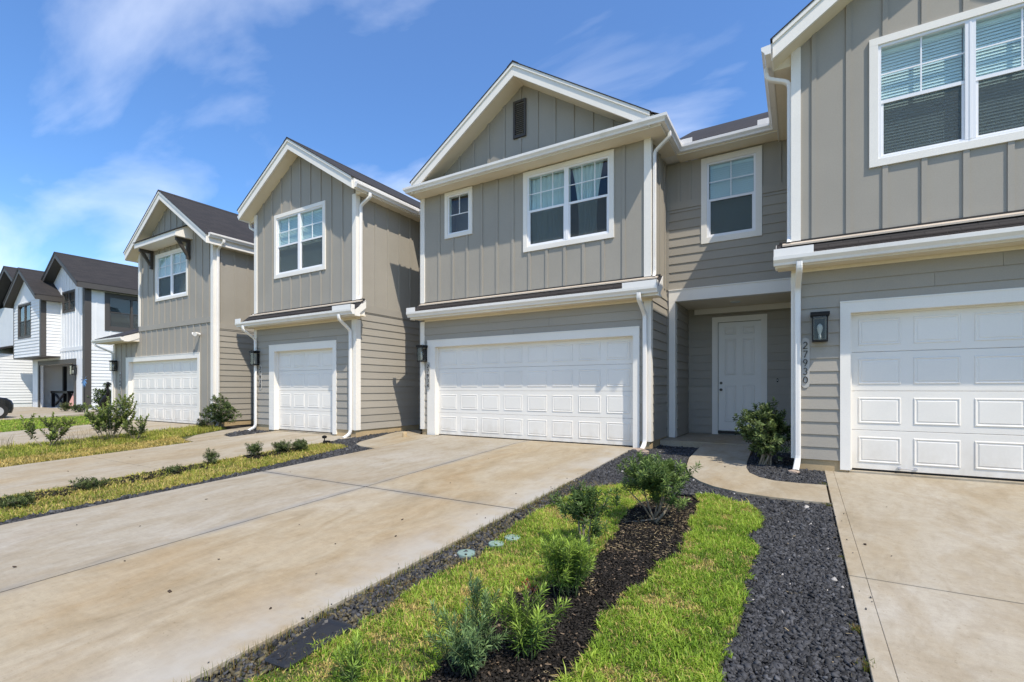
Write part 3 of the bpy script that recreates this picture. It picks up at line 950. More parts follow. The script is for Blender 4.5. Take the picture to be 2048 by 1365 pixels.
# recessed wall and roof between this house and its left neighbour
b = MB(); b.box(-9.11, -8.05, 10.16, 10.28, 0, 5.85); cw_ = b.build('link_wall', 'siding_panel', hb)
lap(hb, 10.16, -9.10, -8.05, .13, 3.0, seam=False)
s = MB(); s.box(-9.0, -8.06, 9.86, 10.16, 5.80, 5.83); s.build('soffit', 'soffit_white', hb)
r = MB(); r.prism([(9.86, 5.84), (13.5, 7.1), (13.5, 7.2), (9.86, 5.98)], 'x', -9.1, -8.0); r.build('link_roof', 'shingle_x', hb)
s = MB(); s.box(-8.88, -8.2, 9.84, 9.858, 5.79, 5.97); s.build('fascia', 'trim_white', hb)

# ---- house at the right edge, number 27930, with the entry porch on its left
YA = 8.05
ha = thing('townhouse', (2.0, YA, 0), 'nearest grey townhouse at the right edge, with the entry porch, numbered 27930', 'townhouse', 'grey townhouses of the row')
ax0, ax1 = -.073, 4.05
WA = (.809, 2.84, 4.10, 5.82)
garA = (.567, 3.076, -.2, 2.201)
casA = (.484, 3.16, -.2, 2.31)
gable_front(ha, ax0, ax1, 1.99, 7.355, .667, YA, .122, 5.78, [win_in(WA), garA])
lap(ha, YA, ax0 + .09, ax1 - .09, .125, 2.79, [casA])
xs = [.179 + .4015 * k for k in range(10)]
battens(ha, YA, xs, lambda x: (3.23, 7.355 - .667 * abs(x - 1.99) + .02), [WA])
foundation(ha, ax0, ax1, YA, YB_, -.4, .123, [(.58, 3.06)])
side_wall(ha, ax0, YA + .12, YB_, .122, 5.80, right=False); side_wall(ha, ax1, YA + .12, YB_, .122, 5.80)
b = MB(); b.box(ax0, ax1, YB_ - .12, YB_, 0, 5.8); b.build('rear_wall', 'siding_panel', ha)
b = MB(); b.box(ax0 + .12, ax1 - .12, YA + .12, YB_ - .12, 2.75, 2.85); b.build('floor_deck', 'interior_wall', ha)
corner_board(ha, ax0, YA, .125, 2.79, -1, .09); corner_board(ha, ax0, YA, 3.25, 6.02, -1, .091)
corner_board(ha, ax1, YA, .125, 2.79, 1, .09); corner_board(ha, ax1, YA, 3.25, 6.02, 1, .091)
window(ha, *WA, YA, bays=2, cols=2, rows=2, cover='blind', cw=.095, label='large paired window with white blinds')
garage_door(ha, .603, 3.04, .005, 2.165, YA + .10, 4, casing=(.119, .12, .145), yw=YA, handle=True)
pent_roof(ha, -.27, 4.25, YA, 2.79, 3.215, .31, 2.945, guards=((-.31, .165), (3.8, 4.27)))
gable_roof(ha, ax0, ax1, 1.99, 7.355, YA, YB_, .25, .25, .33, .667, .24)
gutter(ha, EAVE, 5.845, emit=(3, 5))
gutter(ha, [(4.325, 7.66), (4.325, YB_)], 5.845)
lantern(ha, .245, 1.78, 2.185, YA - .012)
house_number(ha, '27930', .075, 1.80, YA - .016, h=.10, pitch=.123, w=.072)
downspout(ha, bend([(-.42, 8.02, 5.85), (-.42, 8.02, 5.70), (-.125, 8.10, 5.60), (-.125, 8.10, 3.32), (-.13, 8.02, 3.24)]), (0, 1, 0), w=.074)
downspout(ha, bend([(.0, 7.625, 2.86), (.0, 7.625, 2.76), (-.02, 7.985, 2.56), (-.02, 7.985, .10), (-.045, 7.86, -.03)]), (1, 0, 0))
# entry bay
YE = 10.37
ex0, ex1 = -2.41, -.075
WE = (-1.713, -.613, 4.065, 5.79)
b = MB(); wall_slab(b, ex0, ex1, 2.97, 5.83, YE, YE + .12, [win_in(WE)]); b.build('entry_wall', 'siding_panel', ha)
lap(ha, YE, ex0 + .06, ex1, 3.20, 4.86, [WE], seam=False)
t_ = MB(); t_.box(ex0 + .005, WE[0], YE - .026, YE, 4.862, 5.015); t_.build('band_board', 'siding_panel', ha)
t_ = MB(); t_.box(WE[1], ex1, YE - .026, YE, 4.862, 5.015); t_.build('band_board', 'siding_panel', ha)
battens(ha, YE, [-2.16, -1.94, -.32], lambda x: (5.017, 5.83), [WE])
t_ = MB(); t_.box(ex0 + .002, ex0 + .06, YE - .021, YE, 3.2, 4.86); t_.build('corner_board', 'siding_panel', ha)
window(ha, *WE, YE, bays=1, cols=2, rows=2, cover='blind', cw=.11, label='single window with open white blinds above the entry')
t_ = MB(); t_.box(-2.352, ex1, YE - .035, YE + .13, 2.945, 3.175); t_.box(-2.356, ex1, YE - .05, YE, 3.175, 3.195); t_.build('porch_beam', 'trim_white', ha)
t_ = MB(); t_.box(-2.35, -2.222, YE - .034, YE + .09, .11, 2.944); t_.build('porch_post', 'trim_white', ha)
YW = 11.70
b = MB(); b.box(ex0, -2.23, YE + .0, YE + .12, .0, 2.97); b.box(-2.34, -2.222, YE + .12, YW, 0, 2.97); b.build('porch_wall', 'siding_panel', ha)
lap(ha, YE, ex0 + .003, -2.351, .13, 3.16, seam=False)
lap(ha, -2.222, YE + .09, YW, .12, 2.95, face='right', seam=False)
dx0, dx1, dz0, dz1 = -1.578, -.708, .165, 2.62
b = MB(); wall_slab(b, -2.34, ex1, 0, 2.97, YW, YW + .12, [(dx0, dx1, dz0 - .1, dz1)]); b.build('porch_wall', 'siding_panel', ha)
lap(ha, YW, -2.16, ex1, .12, 2.80, [(dx0 - .12, dx1 + .115, 0, dz1 + .12)], seam=False)
t_ = MB(); t_.box(-2.22, -2.16, YW - .022, YW, .12, 2.95); t_.build('corner_board', 'siding_panel', ha)
t_ = MB(); t_.box(-2.08, -.12, YW - .03, YW, 2.83, 2.95); t_.build('frieze_board', 'trim_white', ha)
c_ = MB(); c_.box(ex0 + .03, ex1, YE + .131, YW, 2.95, 2.97); c_.build('porch_ceiling', 'soffit_white', ha)
l_ = MB(); l_.lathe((-1.15, 11.0, 2.93), [(.09, .0), (.10, .008), (.10, .02)], 20); l_.build('ceiling_light', 'blind_white', ha)
# entry door: six raised panels
d = MB(); d.box(dx0 - .12, dx1 + .115, YW - .034, YW, dz1, dz1 + .12); d.box(dx0 - .12, dx0, YW - .033, YW, .1, dz1); d.box(dx1, dx1 + .115, YW - .033, YW, .1, dz1); d.build('door_casing', 'trim_white', ha)
d = MB(); d.box(dx0 + .004, dx1 - .004, YW + .03, YW + .075, dz0 + .02, dz1 - .004); ed = d.build('entry_door', 'entry_white', ha)
d = MB(); d.box(dx0, dx1, YW - .02, YW + .1, dz0 - .04, dz0 + .012); d.build('threshold', 'dark_flashing', ed)
DW = dx1 - dx0
for (u0, u1) in ((.155, .425), (.575, .845)):
    for (q0, q1) in ((.09, .425), (.515, .845), (.885, .955)):
        pw, ph = DW * (u1 - u0), (dz1 - dz0) * (q1 - q0)
        vs = []; fs = []
        loops = [(0, -.0005), (.012, .012), (.028, .012), (.055, -.003)]
        loops = [(0, -.001), (.008, -.008), (.020, -.008), (.030, -.0015), (.036, -.0015), (.060, -.007)]
        for o_, y in loops: vs += [(o_, y, o_), (pw - o_, y, o_), (pw - o_, y, ph - o_), (o_, y, ph - o_)]
        for i in range(len(loops) - 1):
            for k in range(4): fs.append((i * 4 + k, i * 4 + (k + 1) % 4, (i + 1) * 4 + (k + 1) % 4, (i + 1) * 4 + k))
        n = (len(loops) - 1) * 4; fs.append((n, n + 1, n + 2, n + 3))
        me = bpy.data.meshes.new('panel'); me.from_pydata(vs, [], fs); me.materials.append(M['entry_white']); me.update()
        o = bpy.data.objects.new('panel', me); C.objects.link(o); o.location = (dx0 + DW * u0, YW + .029, dz0 + (dz1 - dz0) * q0); adopt(o, ed)
for zz_, nm in ((1.255, 'deadbolt'), (1.105, 'knob')):
    k = MB(); X = dx0 + .062
    k.tube([(X, YW + .03, zz_), (X, YW + .018, zz_)], .03, 14)
    if nm == 'knob': k.tube([(X, YW + .02, zz_), (X, YW - .01, zz_), (X, YW - .02, zz_), (X, YW - .045, zz_), (X, YW - .052, zz_)], [.011, .011, .026, .028, .015], 12)
    else: k.tube([(X, YW + .02, zz_), (X, YW + .006, zz_)], .02, 12)
    k.build(nm, 'brass_dark', ed, smooth=False)
k = MB(); k.box(-.412, -.388, YW - .035, YW - .012, 1.27, 1.345); bell = k.build('doorbell', 'black_metal', ha)
k = MB(); k.box(-.406, -.394, YW - .037, YW - .035, 1.30, 1.32); k.build('button', 'blind_white', bell)
# porch roof: eave between the two gutters
s = MB(); s.box(-2.13, -.33, 9.99, YE + .0, 5.831, 5.857); s.build('soffit', 'soffit_white', ha)
s = MB(); s.box(-2.11, -.345, 9.991, 10.008, 5.82, 6.0); s.build('fascia', 'trim_white', ha)
r = MB(); r.prism([(9.97, 5.995), (13.5, 7.955), (17.0, 6.0), (17.0, 6.06), (13.5, 8.015), (9.97, 6.02)], 'x', -2.45, -.05); r.build('entry_roof', 'shingle_x', ha)
for (a_, c_) in ((-2.03, -1.80), (-.66, -.47)):
    k = MB(); k.box(a_, c_, 9.872, 9.878, 5.955, 6.055); k.build('splash_guard', 'gutter_white', ha)

# ---- narrow house left of the double garage, number 27938
YC = 7.95
hc = thing('townhouse', (-11.2, YC, 0), 'narrow grey townhouse with a single garage and steep gable, numbered 27938', 'townhouse', 'grey townhouses of the row')
cx0, cx1 = -13.25, -9.125
WC = (-12.34, -10.22, 4.13, 5.86)
garC = (-12.371, -9.899, -.2, 2.181); casC = (-12.72, -9.80, -.2, 2.315)
pC, zaC, xaC = .63, 7.30, -11.27
gable_front(hc, cx0, cx1, xaC, zaC, pC, YC, .127, 5.78, [win_in(WC), garC])
casC = (-12.565, -9.80, -.2, 2.315)
lap(hc, YC, cx0 + .09, cx1 - .09, .13, 2.79, [casC])
xs = [-12.87 + .4075 * k for k in range(10)]
battens(hc, YC, xs, lambda x: (3.23, zaC - pC * abs(x - xaC) + .02), [WC])
foundation(hc, cx0, cx1, YC, YB_, -.4, .128, [(-12.36, -9.91)])
side_wall(hc, cx0, YC + .12, YB_, .127, 5.80, right=False); side_wall(hc, cx1, YC + .12, YB_, .127, 5.80)
b = MB(); b.box(cx0, cx1, YB_ - .12, YB_, 0, 5.8); b.build('rear_wall', 'siding_panel', hc)
b = MB(); b.box(cx0 + .12, cx1 - .12, YC + .12, YB_ - .12, 2.75, 2.85); b.build('floor_deck', 'interior_wall', hc)
lap(hc, cx1, YC + .125, 10.16, .13, 3.0, face='right', seam=False)
t_ = MB(); t_.box(cx1, cx1 + .028, YC + .125, 10.16, 3.001, 3.18); t_.build('band_board', 'siding_panel', hc)
battens(hc, cx1, [8.145 + .4195 * k for k in range(5)], lambda y: (3.182, 5.80), face='right')
corner_board(hc, cx0, YC, .13, 2.79, -1, .09); corner_board(hc, cx0, YC, 3.25, 6.04, -1, .09)
corner_board(hc, cx1, YC, .13, 2.79, 1, .12, side_w=.12); corner_board(hc, cx1, YC, 3.25, 5.80, 1, .10)
window(hc, *WC, YC, bays=2, cols=2, rows=2, cover='blind', cw=.095, label='paired window with white blinds under the gable')
garage_door(hc, -12.335, -9.935, .0, 2.145, YC + .10, 4, casing=(.23, .135, .165), yw=YC)
pent_roof(hc, -13.45, -8.80, YC, 2.79, 3.215, .31, 2.95, guards=((-13.49, -13.22), (-9.42, -8.78)))
gable_roof(hc, cx0, cx1, xaC, zaC, YC, YB_, .26, .245, .33, pC, .24)
gutter(hc, [(-13.532, YB_), (-13.532, 7.66)], 5.90)
gutter(hc, [(-8.858, 7.66), (-8.858, 9.84), (-8.21, 9.84)], 5.80)
lantern(hc, -13.10, 1.79, 2.19, YC - .02, d=.15)
house_number(hc, '27938', -12.98, 1.76, YC - .016, h=.10, pitch=.123, w=.072)
downspout(hc, bend([(-8.79, 8.08, 5.80), (-8.79, 8.08, 5.70), (-9.06, 8.04, 5.54), (-9.06, 8.04, 3.32), (-9.055, 7.96, 3.24)]), (0, 1, 0))
downspout(hc, bend([(-9.22, 7.525, 2.87), (-9.22, 7.525, 2.76), (-9.235, 7.875, 2.52), (-9.235, 7.875, .06), (-9.30, 7.72, -.05)]), (1, 0, 0))
downspout(hc, bend([(-13.14, 7.525, 2.87), (-13.14, 7.525, 2.76), (-13.14, 7.875, 2.52), (-13.14, 7.875, .06), (-13.22, 7.72, -.04)]), (1, 0, 0))
downspout(hc, bend([(-13.60, 8.0, 5.90), (-13.60, 8.0, 5.76), (-13.32, 8.02, 5.62), (-13.32, 8.02, 3.30), (-13.33, 7.94, 3.22)]), (0, 1, 0))

# ---- fourth house with bracketed window hood
YD = 7.95
hd = thing('townhouse', (-18, YD, 0), 'grey townhouse farthest left in the row, with a hooded window on dark brackets', 'townhouse', 'grey townhouses of the row')
ex_0, dx_1, dx_0 = -22.55, -15.48, -20.44
WD = (-19.17, -17.0, 4.15, 5.76)
garD = (-21.286, -16.334, -.3, 2.146); casD = (-21.47, -16.24, -.3, 2.265)
pD, zaD, xaD = .648, 7.42, -18.15
gable_front(hd, dx_0, dx_1, xaD, zaD, pD, YD, 2.9, 5.78, [win_in(WD)])
b = MB(); wall_slab(b, ex_0, dx_1, .099, 2.9, YD, YD + .12, [garD]); b.build('front_wall', 'siding_panel', hd)
xs = [-20.2 + .407 * k for k in range(12)]
battens(hd, YD, xs, lambda x: (3.365, zaD - pD * abs(x - xaD) + .02), [WD])
xs = [-22.35 + .407 * k for k in range(17)]
battens(hd, YD, xs, lambda x: (.1, 3.19 if x > -20.4 else 2.8), [casD])
t_ = MB(); t_.box(dx_0, dx_1 - .112, YD - .028, YD, 3.19, 3.365); t_.build('band_board', 'siding_panel', hd)
t_ = MB(); t_.box(dx_1, dx_1 + .028, YD + .132, 10.2, 3.001, 3.18); t_.build('band_board', 'siding_panel', hd)
foundation(hd, ex_0, dx_1, YD, YB_, -.45, .10, [(-21.27, -16.35)])
side_wall(hd, dx_0, YD + .12, YB_, 2.9, 5.80, right=False); side_wall(hd, dx_1, YD + .12, YB_, .099, 5.80); side_wall(hd, ex_0, YD + .12, YB_, .099, 2.9, right=False)
b = MB(); b.box(ex_0, dx_1, YB_ - .12, YB_, 0, 5.8); b.build('rear_wall', 'siding_panel', hd)
b = MB(); b.box(ex_0 + .12, dx_1 - .12, YD + .12, YB_ - .12, 2.78, 2.88); b.build('floor_deck', 'interior_wall', hd)
lap(hd, dx_1, YD + .13, 10.2, .12, 3.0, face='right', seam=False)
battens(hd, dx_1, [8.18 + .42 * k for k in range(5)], lambda y: (3.182, 5.80), face='right')
corner_board(hd, dx_0, YD, 3.37, 6.0, -1, .09)
corner_board(hd, dx_1, YD, .12, 5.80, 1, .11, side_w=.13); corner_board(hd, ex_0, YD, .10, 2.80, -1, .09)
window(hd, *WD, YD, bays=2, cols=2, rows=2, cover='blind', cw=.085, label='paired window below the hood')
garage_door(hd, -21.25, -16.37, -.024, 2.11, YD + .10, 8, casing=(.22, .13, .155), yw=YD)
gable_roof(hd, dx_0, dx_1, xaD, zaD, YD, YB_, .29, .25, .33, pD, .24)
gutter(hd, [(dx_1 + .272, 7.66), (dx_1 + .272, 10.6)], 5.69)
gutter(hd, [(dx_0 - .312, YB_), (dx_0 - .312, 7.66)], 5.81)
# lower roof at the left
r = MB(); r.prism([(7.51, 2.86), (7.95, 2.86), (11, 4.2), (11, 4.4), (7.51, 2.99)], 'x', -22.9, -20.46); lr = r.build('side_roof', 'trim_white', hd)
r = MB(); r.prism([(7.48, 2.985), (11, 4.402), (11, 4.42), (7.48, 3.005)], 'x', -22.95, -20.445); r.build('roof_deck', 'shingle_x', lr)
s = MB(); s.box(-22.9, -20.46, 7.5, YD, 2.83, 2.858); s.build('soffit', 'soffit_white', lr)
s = MB(); s.prism([(7.48, 2.81), (7.62, 2.81), (7.95, 2.95), (7.95, 3.15), (7.48, 2.985)], 'x', -20.459, -20.442); s.build('rake_board', 'trim_white', lr)
gutter(hd, [(-22.95, 7.495), (-20.45, 7.495)], 2.84)
downspout(hd, bend([(-22.75, 7.43, 2.85), (-22.75, 7.43, 2.76), (-22.5, 7.875, 2.5), (-22.5, 7.875, .0), (-22.55, 7.75, -.06)]), (1, 0, 0))
downspout(hd, bend([(-15.14, 8.08, 5.70), (-15.14, 8.08, 5.60), (-15.41, 8.05, 5.45), (-15.41, 8.05, .05), (-15.38, 7.98, -.02)]), (0, 1, 0))
lantern(hd, -22.30, 1.80, 2.20, YD - .02)
house_number(hd, '27942', -21.95, 1.70, YD - .02, h=.10, pitch=.123, w=.072)
# hood over the window on two brackets
r = MB(); hx0, hx1 = -19.55, -16.72
r.prism([(7.45, 5.93), (7.45, 6.10), (YD, 6.42), (YD, 5.93)], 'x', hx0, hx1); hood = r.build('window_hood', 'trim_white', hd)
r = MB(); r.prism([(7.42, 6.095), (YD, 6.425), (YD, 6.455), (7.42, 6.125)], 'x', hx0 - .04, hx1 + .04); r.build('hood_roof', 'shingle_x', hood)
for q in (hx0 + .12, hx1 - .21):
    k = MB(); k.box(q, q + .09, 7.53, YD - .02, 5.83, 5.93); k.box(q, q + .09, YD - .11, YD - .02, 5.30, 5.83)
    k.prism([(7.56, 5.83), (7.68, 5.83), (YD - .11, 5.52), (YD - .11, 5.40)], 'x', q + .002, q + .088)
    k.build('bracket', 'brown_trim', hood)
k = MB(); k.tube([(-16.24, YD - .02, 2.84), (-16.24, YD - .10, 2.86)], .045, 10); k.tube([(-16.24, YD - .10, 2.86), (-16.31, YD - .2, 2.83)], [.05, .065], 10); k.tube([(-16.24, YD - .10, 2.86), (-16.17, YD - .2, 2.83)], [.05, .065], 10)
k.build('floodlight', 'gutter_white', hd)
# recessed wall between fourth and third house
b = MB(); b.box(-15.46, -13.27, 10.2, 10.32, 0, 5.8); b.build('link_wall', 'siding_lap', hd)
r = MB(); r.prism([(9.9, 5.80), (14, 7.3), (14, 7.4), (9.9, 5.92)], 'x', -15.3, -13.4); r.build('link_roof', 'shingle_x', hd)

# ---- white house beyond, open garage, bay with its own gable
YF = 10.3
he = thing('townhouse', (-36.5, YF, 0), 'white townhouse with charcoal trim and an open garage, beyond the grey row', 'townhouse', 'white townhouses with charcoal trim')
fx0, fx1 = -41.0, -32.85
W_s = (-36.0, -34.15, 5.42, 6.62)
op = (-39.7, -34.3, -.3, 2.55)
b = MB(); wall_slab(b, fx0, fx1, 0, 6.7, YF, YF + .15, [op, win_in(W_s)]); b.prism([(-39.6, 6.7), (fx1, 6.7), (fx1, 6.72), (-35.6, 8.5), (-39.6, 6.72)], 'y', YF, YF + .15); b.build('front_wall', 'white_siding', he)
battens(he, YF, [-40.8 + .42 * k for k in range(19)], lambda x: (2.75, 3.25) if x < -34.0 else (2.75, 3.25), (), mat='white_siding')
battens(he, YF, [-36.25 + .42 * k for k in range(8)], lambda x: (3.45, 8.45 - .62 * abs(x + 35.6)), [W_s], mat='white_siding')
window(he, *W_s, YF, bays=2, cols=1, rows=1, cover='none', cw=.09, mat='charcoal_trim', frame='charcoal_trim', label='small dark window beside the bay')
side_wall(he, fx1, YF + .15, 20, 0, 6.7, mat='white_siding', holes=[(11.3, 13.5, 4.5, 6.3)])
side_wall(he, fx0, YF + .15, 20, 0, 6.7, mat='white_siding', right=False)
lap(he, fx1, YF + .262, 20, .2, 3.25, face='right', mat='white_siding', seam=False, lth=.034)
battens(he, fx1, [10.8 + .62 * k for k in range(14)], lambda y: (3.45, 6.5), [(11.15, 13.65, 4.35, 6.45)], face='right', mat='white_siding', wd=.07)
t_ = MB(); t_.box(-36.4, fx1 - .262, YF - .028, YF, 3.25, 3.45); t_.build('band_board', 'white_siding', he)
t_ = MB(); t_.box(fx1, fx1 + .028, YF + .262, 20, 3.25, 3.45); t_.build('band_board', 'white_siding', he)
corner_board(he, fx1, YF, .1, 6.66, 1, .26, 'charcoal_trim', .26)
window(he, 11.15, 13.65, 4.35, 6.45, fx1, bays=2, cols=1, rows=1, cover='none', cw=.2, face='right', mat='charcoal_trim', frame='charcoal_trim', label='wide dark window in the side wall')
g_ = MB(); g_.box(-39.95, -39.7, YF - .04, YF + .02, 0, 2.8); g_.box(-34.3, -34.05, YF - .04, YF + .02, 0, 2.8); g_.box(-39.7, -34.3, YF - .041, YF + .02, 2.55, 2.8); g_.build('garage_casing', 'charcoal_trim', he)
g_ = MB(); g_.add([(-40.4, YF + .15, 0), (-33.6, YF + .15, 0), (-33.6, 16.5, 0), (-40.4, 16.5, 0), (-40.4, YF + .15, 2.8), (-33.6, YF + .15, 2.8), (-33.6, 16.5, 2.8), (-40.4, 16.5, 2.8)],
                  [(0, 1, 2, 3), (4, 7, 6, 5), (2, 6, 7, 3), (1, 5, 6, 2), (0, 3, 7, 4)]); g_.build('garage_room', 'interior_wall', he, fix=False)
gable_roof(he, -39.6, fx1, -35.6, 8.45, YF, 20, .35, .38, .45, .62, .28, rake='charcoal_trim', soff='charcoal_trim')
# bay
bf = 9.5; qx0, qx1 = -41.1, -36.4
bw_ = (-40.3, -38.0, 4.1, 6.15)
b = MB(); wall_slab(b, qx0, qx1, 3.0, 6.25, bf, bf + .12, [win_in(bw_)]); b.prism([(qx0, 6.25), (qx1, 6.25), (qx1, 6.3), (-38.75, 7.85), (qx0, 6.3)], 'y', bf, bf + .12)
b.box(qx1 - .12, qx1, bf + .12, YF, 3.0, 6.3); b.box(qx0, qx0 + .12, bf + .12, YF, 3.0, 6.3); b.box(qx0, qx1, bf + .12, YF, 3.0, 3.1); b.build('bay_wall', 'white_siding', he)
lap(he, bf, qx0 + .1, qx1 - .2, 3.0, 6.25, [bw_], mat='white_siding', seam=False, lth=.034); lap(he, qx1, bf + .2, YF, 3.0, 6.25, face='right', mat='white_siding', seam=False, lth=.034)
corner_board(he, qx1, bf, 3.0, 6.25, 1, .2, 'charcoal_trim', .2); corner_board(he, qx0, bf, 3.0, 6.25, -1, .1, 'charcoal_trim', .1)
t_ = MB(); t_.box(qx0 - .02, qx1 + .02, bf - .03, YF, 2.93, 2.999); t_.build('bay_floor', 'charcoal_trim', he)
window(he, *bw_, bf, bays=2, cols=1, rows=1, cover='none', cw=.10, mat='charcoal_trim', frame='charcoal_trim', label='tall dark paired window in the bay')
gable_roof(he, qx0, qx1, -38.75, 7.85, bf, 12.5, .4, .4, .35, .64, .26, rake='charcoal_trim', soff='charcoal_trim')
lantern(he, -34.0, 1.9, 2.45, YF - .03, w=.28, d=.2)
b = MB(); b.box(fx0, fx1, 19.85, 20, 0, 6.7); b.build('rear_wall', 'white_siding', he)
foundation(he, fx0, fx1, YF, 20, -.5, .0, [(-39.7, -34.3)])
b = MB(); b.box(fx0 + .15, fx1 - .15, YF + .15, 19.85, 2.85, 2.95); b.build('floor_deck', 'interior_wall', he)

# ---- white house at the left edge
hf = thing('townhouse', (-47.2, 8, 0), 'white townhouse cut off by the left edge, behind the dark car', 'townhouse', 'white townhouses with charcoal trim')
kx0, kx1, kY = -51.0, -44.0, 9.2
b = MB(); b.box(kx0, kx1, kY, 20, -.2, 3.4); b.build('ground_floor', 'white_siding', hf)
lap(hf, kx1, kY + .05, 20, .2, 3.4, face='right', mat='white_siding', seam=False, lth=.034)
Wf = (-46.9, -44.75, 4.0, 6.4)
b = MB(); wall_slab(b, kx0, -43.2, 3.4, 7.0, 10.9, 11.02, [win_in(Wf)]); b.box(kx0, -43.2, 11.02, 20, 3.4, 7.0); b.build('upper_floor', 'white_siding', hf)
battens(hf, 10.9, [-47.3 + .42 * k for k in range(10)], lambda x: (3.5, 7.0), [Wf], mat='white_siding')
window(hf, *Wf, 10.9, bays=2, cols=1, rows=1, cover='none', cw=.1, mat='charcoal_trim', frame='charcoal_trim', room=False, label='blue reflecting window')
gable_roof(hf, kx0, -43.2, -47.1, 9.3, 10.9, 20, .4, .4, .5, .58, .28, rake='charcoal_trim', soff='charcoal_trim')
r = MB(); r.prism([(8.75, 3.42), (10.9, 4.1), (10.9, 4.2), (8.75, 3.52)], 'x', kx0, kx1 + .3); r.build('skirt_roof', 'shingle_x', hf)
# ------------------------------------------------------------------ ground and paving
def clip_y(poly, y, below=True):
    out_ = []
    for i in range(len(poly)):
        a, b_ = poly[i], poly[(i + 1) % len(poly)]
        ia = (a[1] <= y) if below else (a[1] >= y); ib = (b_[1] <= y) if below else (b_[1] >= y)
        if ia: out_.append(a)
        if ia != ib:
            t_ = (y - a[1]) / (b_[1] - a[1]); out_.append((a[0] + (b_[0] - a[0]) * t_, y))
    return out_

def sheet(name, poly, dz, mat, thick=0.0, parent=None, zf=gz):
    bm = bmesh.new()
    for below in (True, False):
        P = clip_y(poly, 8.6, below)
        if len(P) < 3: continue
        vs = [bm.verts.new((x, y, zf(y) + dz)) for x, y in P]
        try: f = bm.faces.new(vs)
        except ValueError: continue
        if f.normal.z < 0 or (f.normal_update() or f.normal.z < 0): f.normal_flip()
    bmesh.ops.remove_doubles(bm, verts=bm.verts[:], dist=.0005)
    bmesh.ops.triangulate(bm, faces=bm.faces[:])
    if thick:
        r = bmesh.ops.extrude_face_region(bm, geom=bm.faces[:])
        vs = [g for g in r['geom'] if isinstance(g, bmesh.types.BMVert)]
        for v in vs: v.co.z -= thick
    bmesh.ops.recalc_face_normals(bm, faces=bm.faces[:])
    if not thick:
        for f in bm.faces:
            if f.normal.z < 0: f.normal_flip()
    me = bpy.data.meshes.new(name); bm.to_mesh(me); bm.free()
    return linkmesh(name, me, mat, parent)

def struct(o, label, cat): return tag(o, label, cat, kind='structure')

gm = MB()
n = 0
xsg = [-400, -60, 20, 400]; ysg = [-300, -40, 8.6, 400]
for y in ysg:
    for x in xsg: gm.v.append((x, y, (gz(max(y, -40)) - .09)))
for j in range(3):
    for i in range(3): q = j * 4 + i; gm.f.append((q, q + 1, q + 5, q + 4))
struct(gm.build('ground', 'terrain'), 'ground spreading out under the houses and lawns', 'ground')

def driveway(label, xs, ys, gap=.010, dz=0.0, mats=None, gx=None):
    gx = gx or gap
    o = sheet('driveway', [(xs[0] + .01, ys[0] + .01), (xs[-1] - .01, ys[0] + .01), (xs[-1] - .01, ys[-1] - .01), (xs[0] + .01, ys[-1] - .01)], dz - .007, 'joint_dark', .10)
    struct(o, label, 'driveway')
    for i in range(len(xs) - 1):
        for j in range(len(ys) - 1):
            a = xs[i] + (gx / 2 if i else 0); c = xs[i + 1] - (gx / 2 if i < len(xs) - 2 else 0)
            d = ys[j] + (gap / 2 if j else 0); e = ys[j + 1] - (gap / 2 if j < len(ys) - 2 else 0)
            ch = .003
            b = MB()
            lv = [(0, 0, -.10), (0, 0, -ch), (ch, ch, 0)]
            yk = [d, e] if not (d < 8.6 < e) else [d, 8.6, e]
            # chamfered slab
            for k in range(len(yk) - 1):
                y0, y1 = yk[k], yk[k + 1]
                z0, z1 = gz(y0) + dz, gz(y1) + dz
                y0c = y0 + (ch if k == 0 else 0); y1c = y1 - (ch if k == len(yk) - 2 else 0)
                vs = [(a, y0, z0 - .1), (c, y0, z0 - .1), (c, y1, z1 - .1), (a, y1, z1 - .1),
                      (a, y0, z0 - ch), (c, y0, z0 - ch), (c, y1, z1 - ch), (a, y1, z1 - ch),
                      (a + ch, y0c, z0), (c - ch, y0c, z0), (c - ch, y1c, z1), (a + ch, y1c, z1)]
                fs = [(8, 9, 10, 11), (4, 5, 9, 8), (5, 6, 10, 9), (6, 7, 11, 10), (7, 4, 8, 11), (0, 1, 5, 4), (1, 2, 6, 5), (2, 3, 7, 6), (3, 0, 4, 7)]
                b.add(vs, fs)
            b.build('slab', mats[i] if mats else 'concrete', o)
    return o
driveway('wide stained concrete driveway in front of the double garage', [-7.40, -5.05, -2.68], [-4.2, .12, 4.56, 9.10], .028, mats=['concrete_grey', 'concrete_tan'])
driveway('concrete driveway at the lower right in front of the single garage', [.305, .408, 3.5], [-4.2, -.2, 4.21, 8.06], .018, gx=.0015)
driveway('narrow concrete driveway of the house numbered 27938', [-12.36, -9.20], [-4.2, -.5, 3.9, 7.99], .012)
driveway('pale concrete driveway of the house farthest left in the grey row', [-20.9, -18.55, -16.2], [-4.2, 0, 4, 7.98], .012)
driveway('far concrete driveway in front of the white house', [-41.5, -37.0, -32.5, -27.6], [-4.2, 2, 6.5, 10.45], .012)
# garage thresholds
for (x0, x1, y0, y1, lab) in ((-7.62, -2.70, 9.104, 9.30, 'concrete sill under the double garage door'), (.585, 3.05, 8.064, 8.3, 'concrete sill under the right garage door'),
                              (-12.35, -9.92, 7.994, 8.2, 'concrete sill under the single garage door of 27938'), (-21.27, -16.35, 7.984, 8.2, 'concrete sill under the leftmost grey garage door')):
    b = MB(); zt = -.004 if x0 > -15 else -.029
    b.box(x0, x1, y0, y1, zt - .12, zt); struct(b.build('garage_sill', 'concrete'), lab, 'sill')

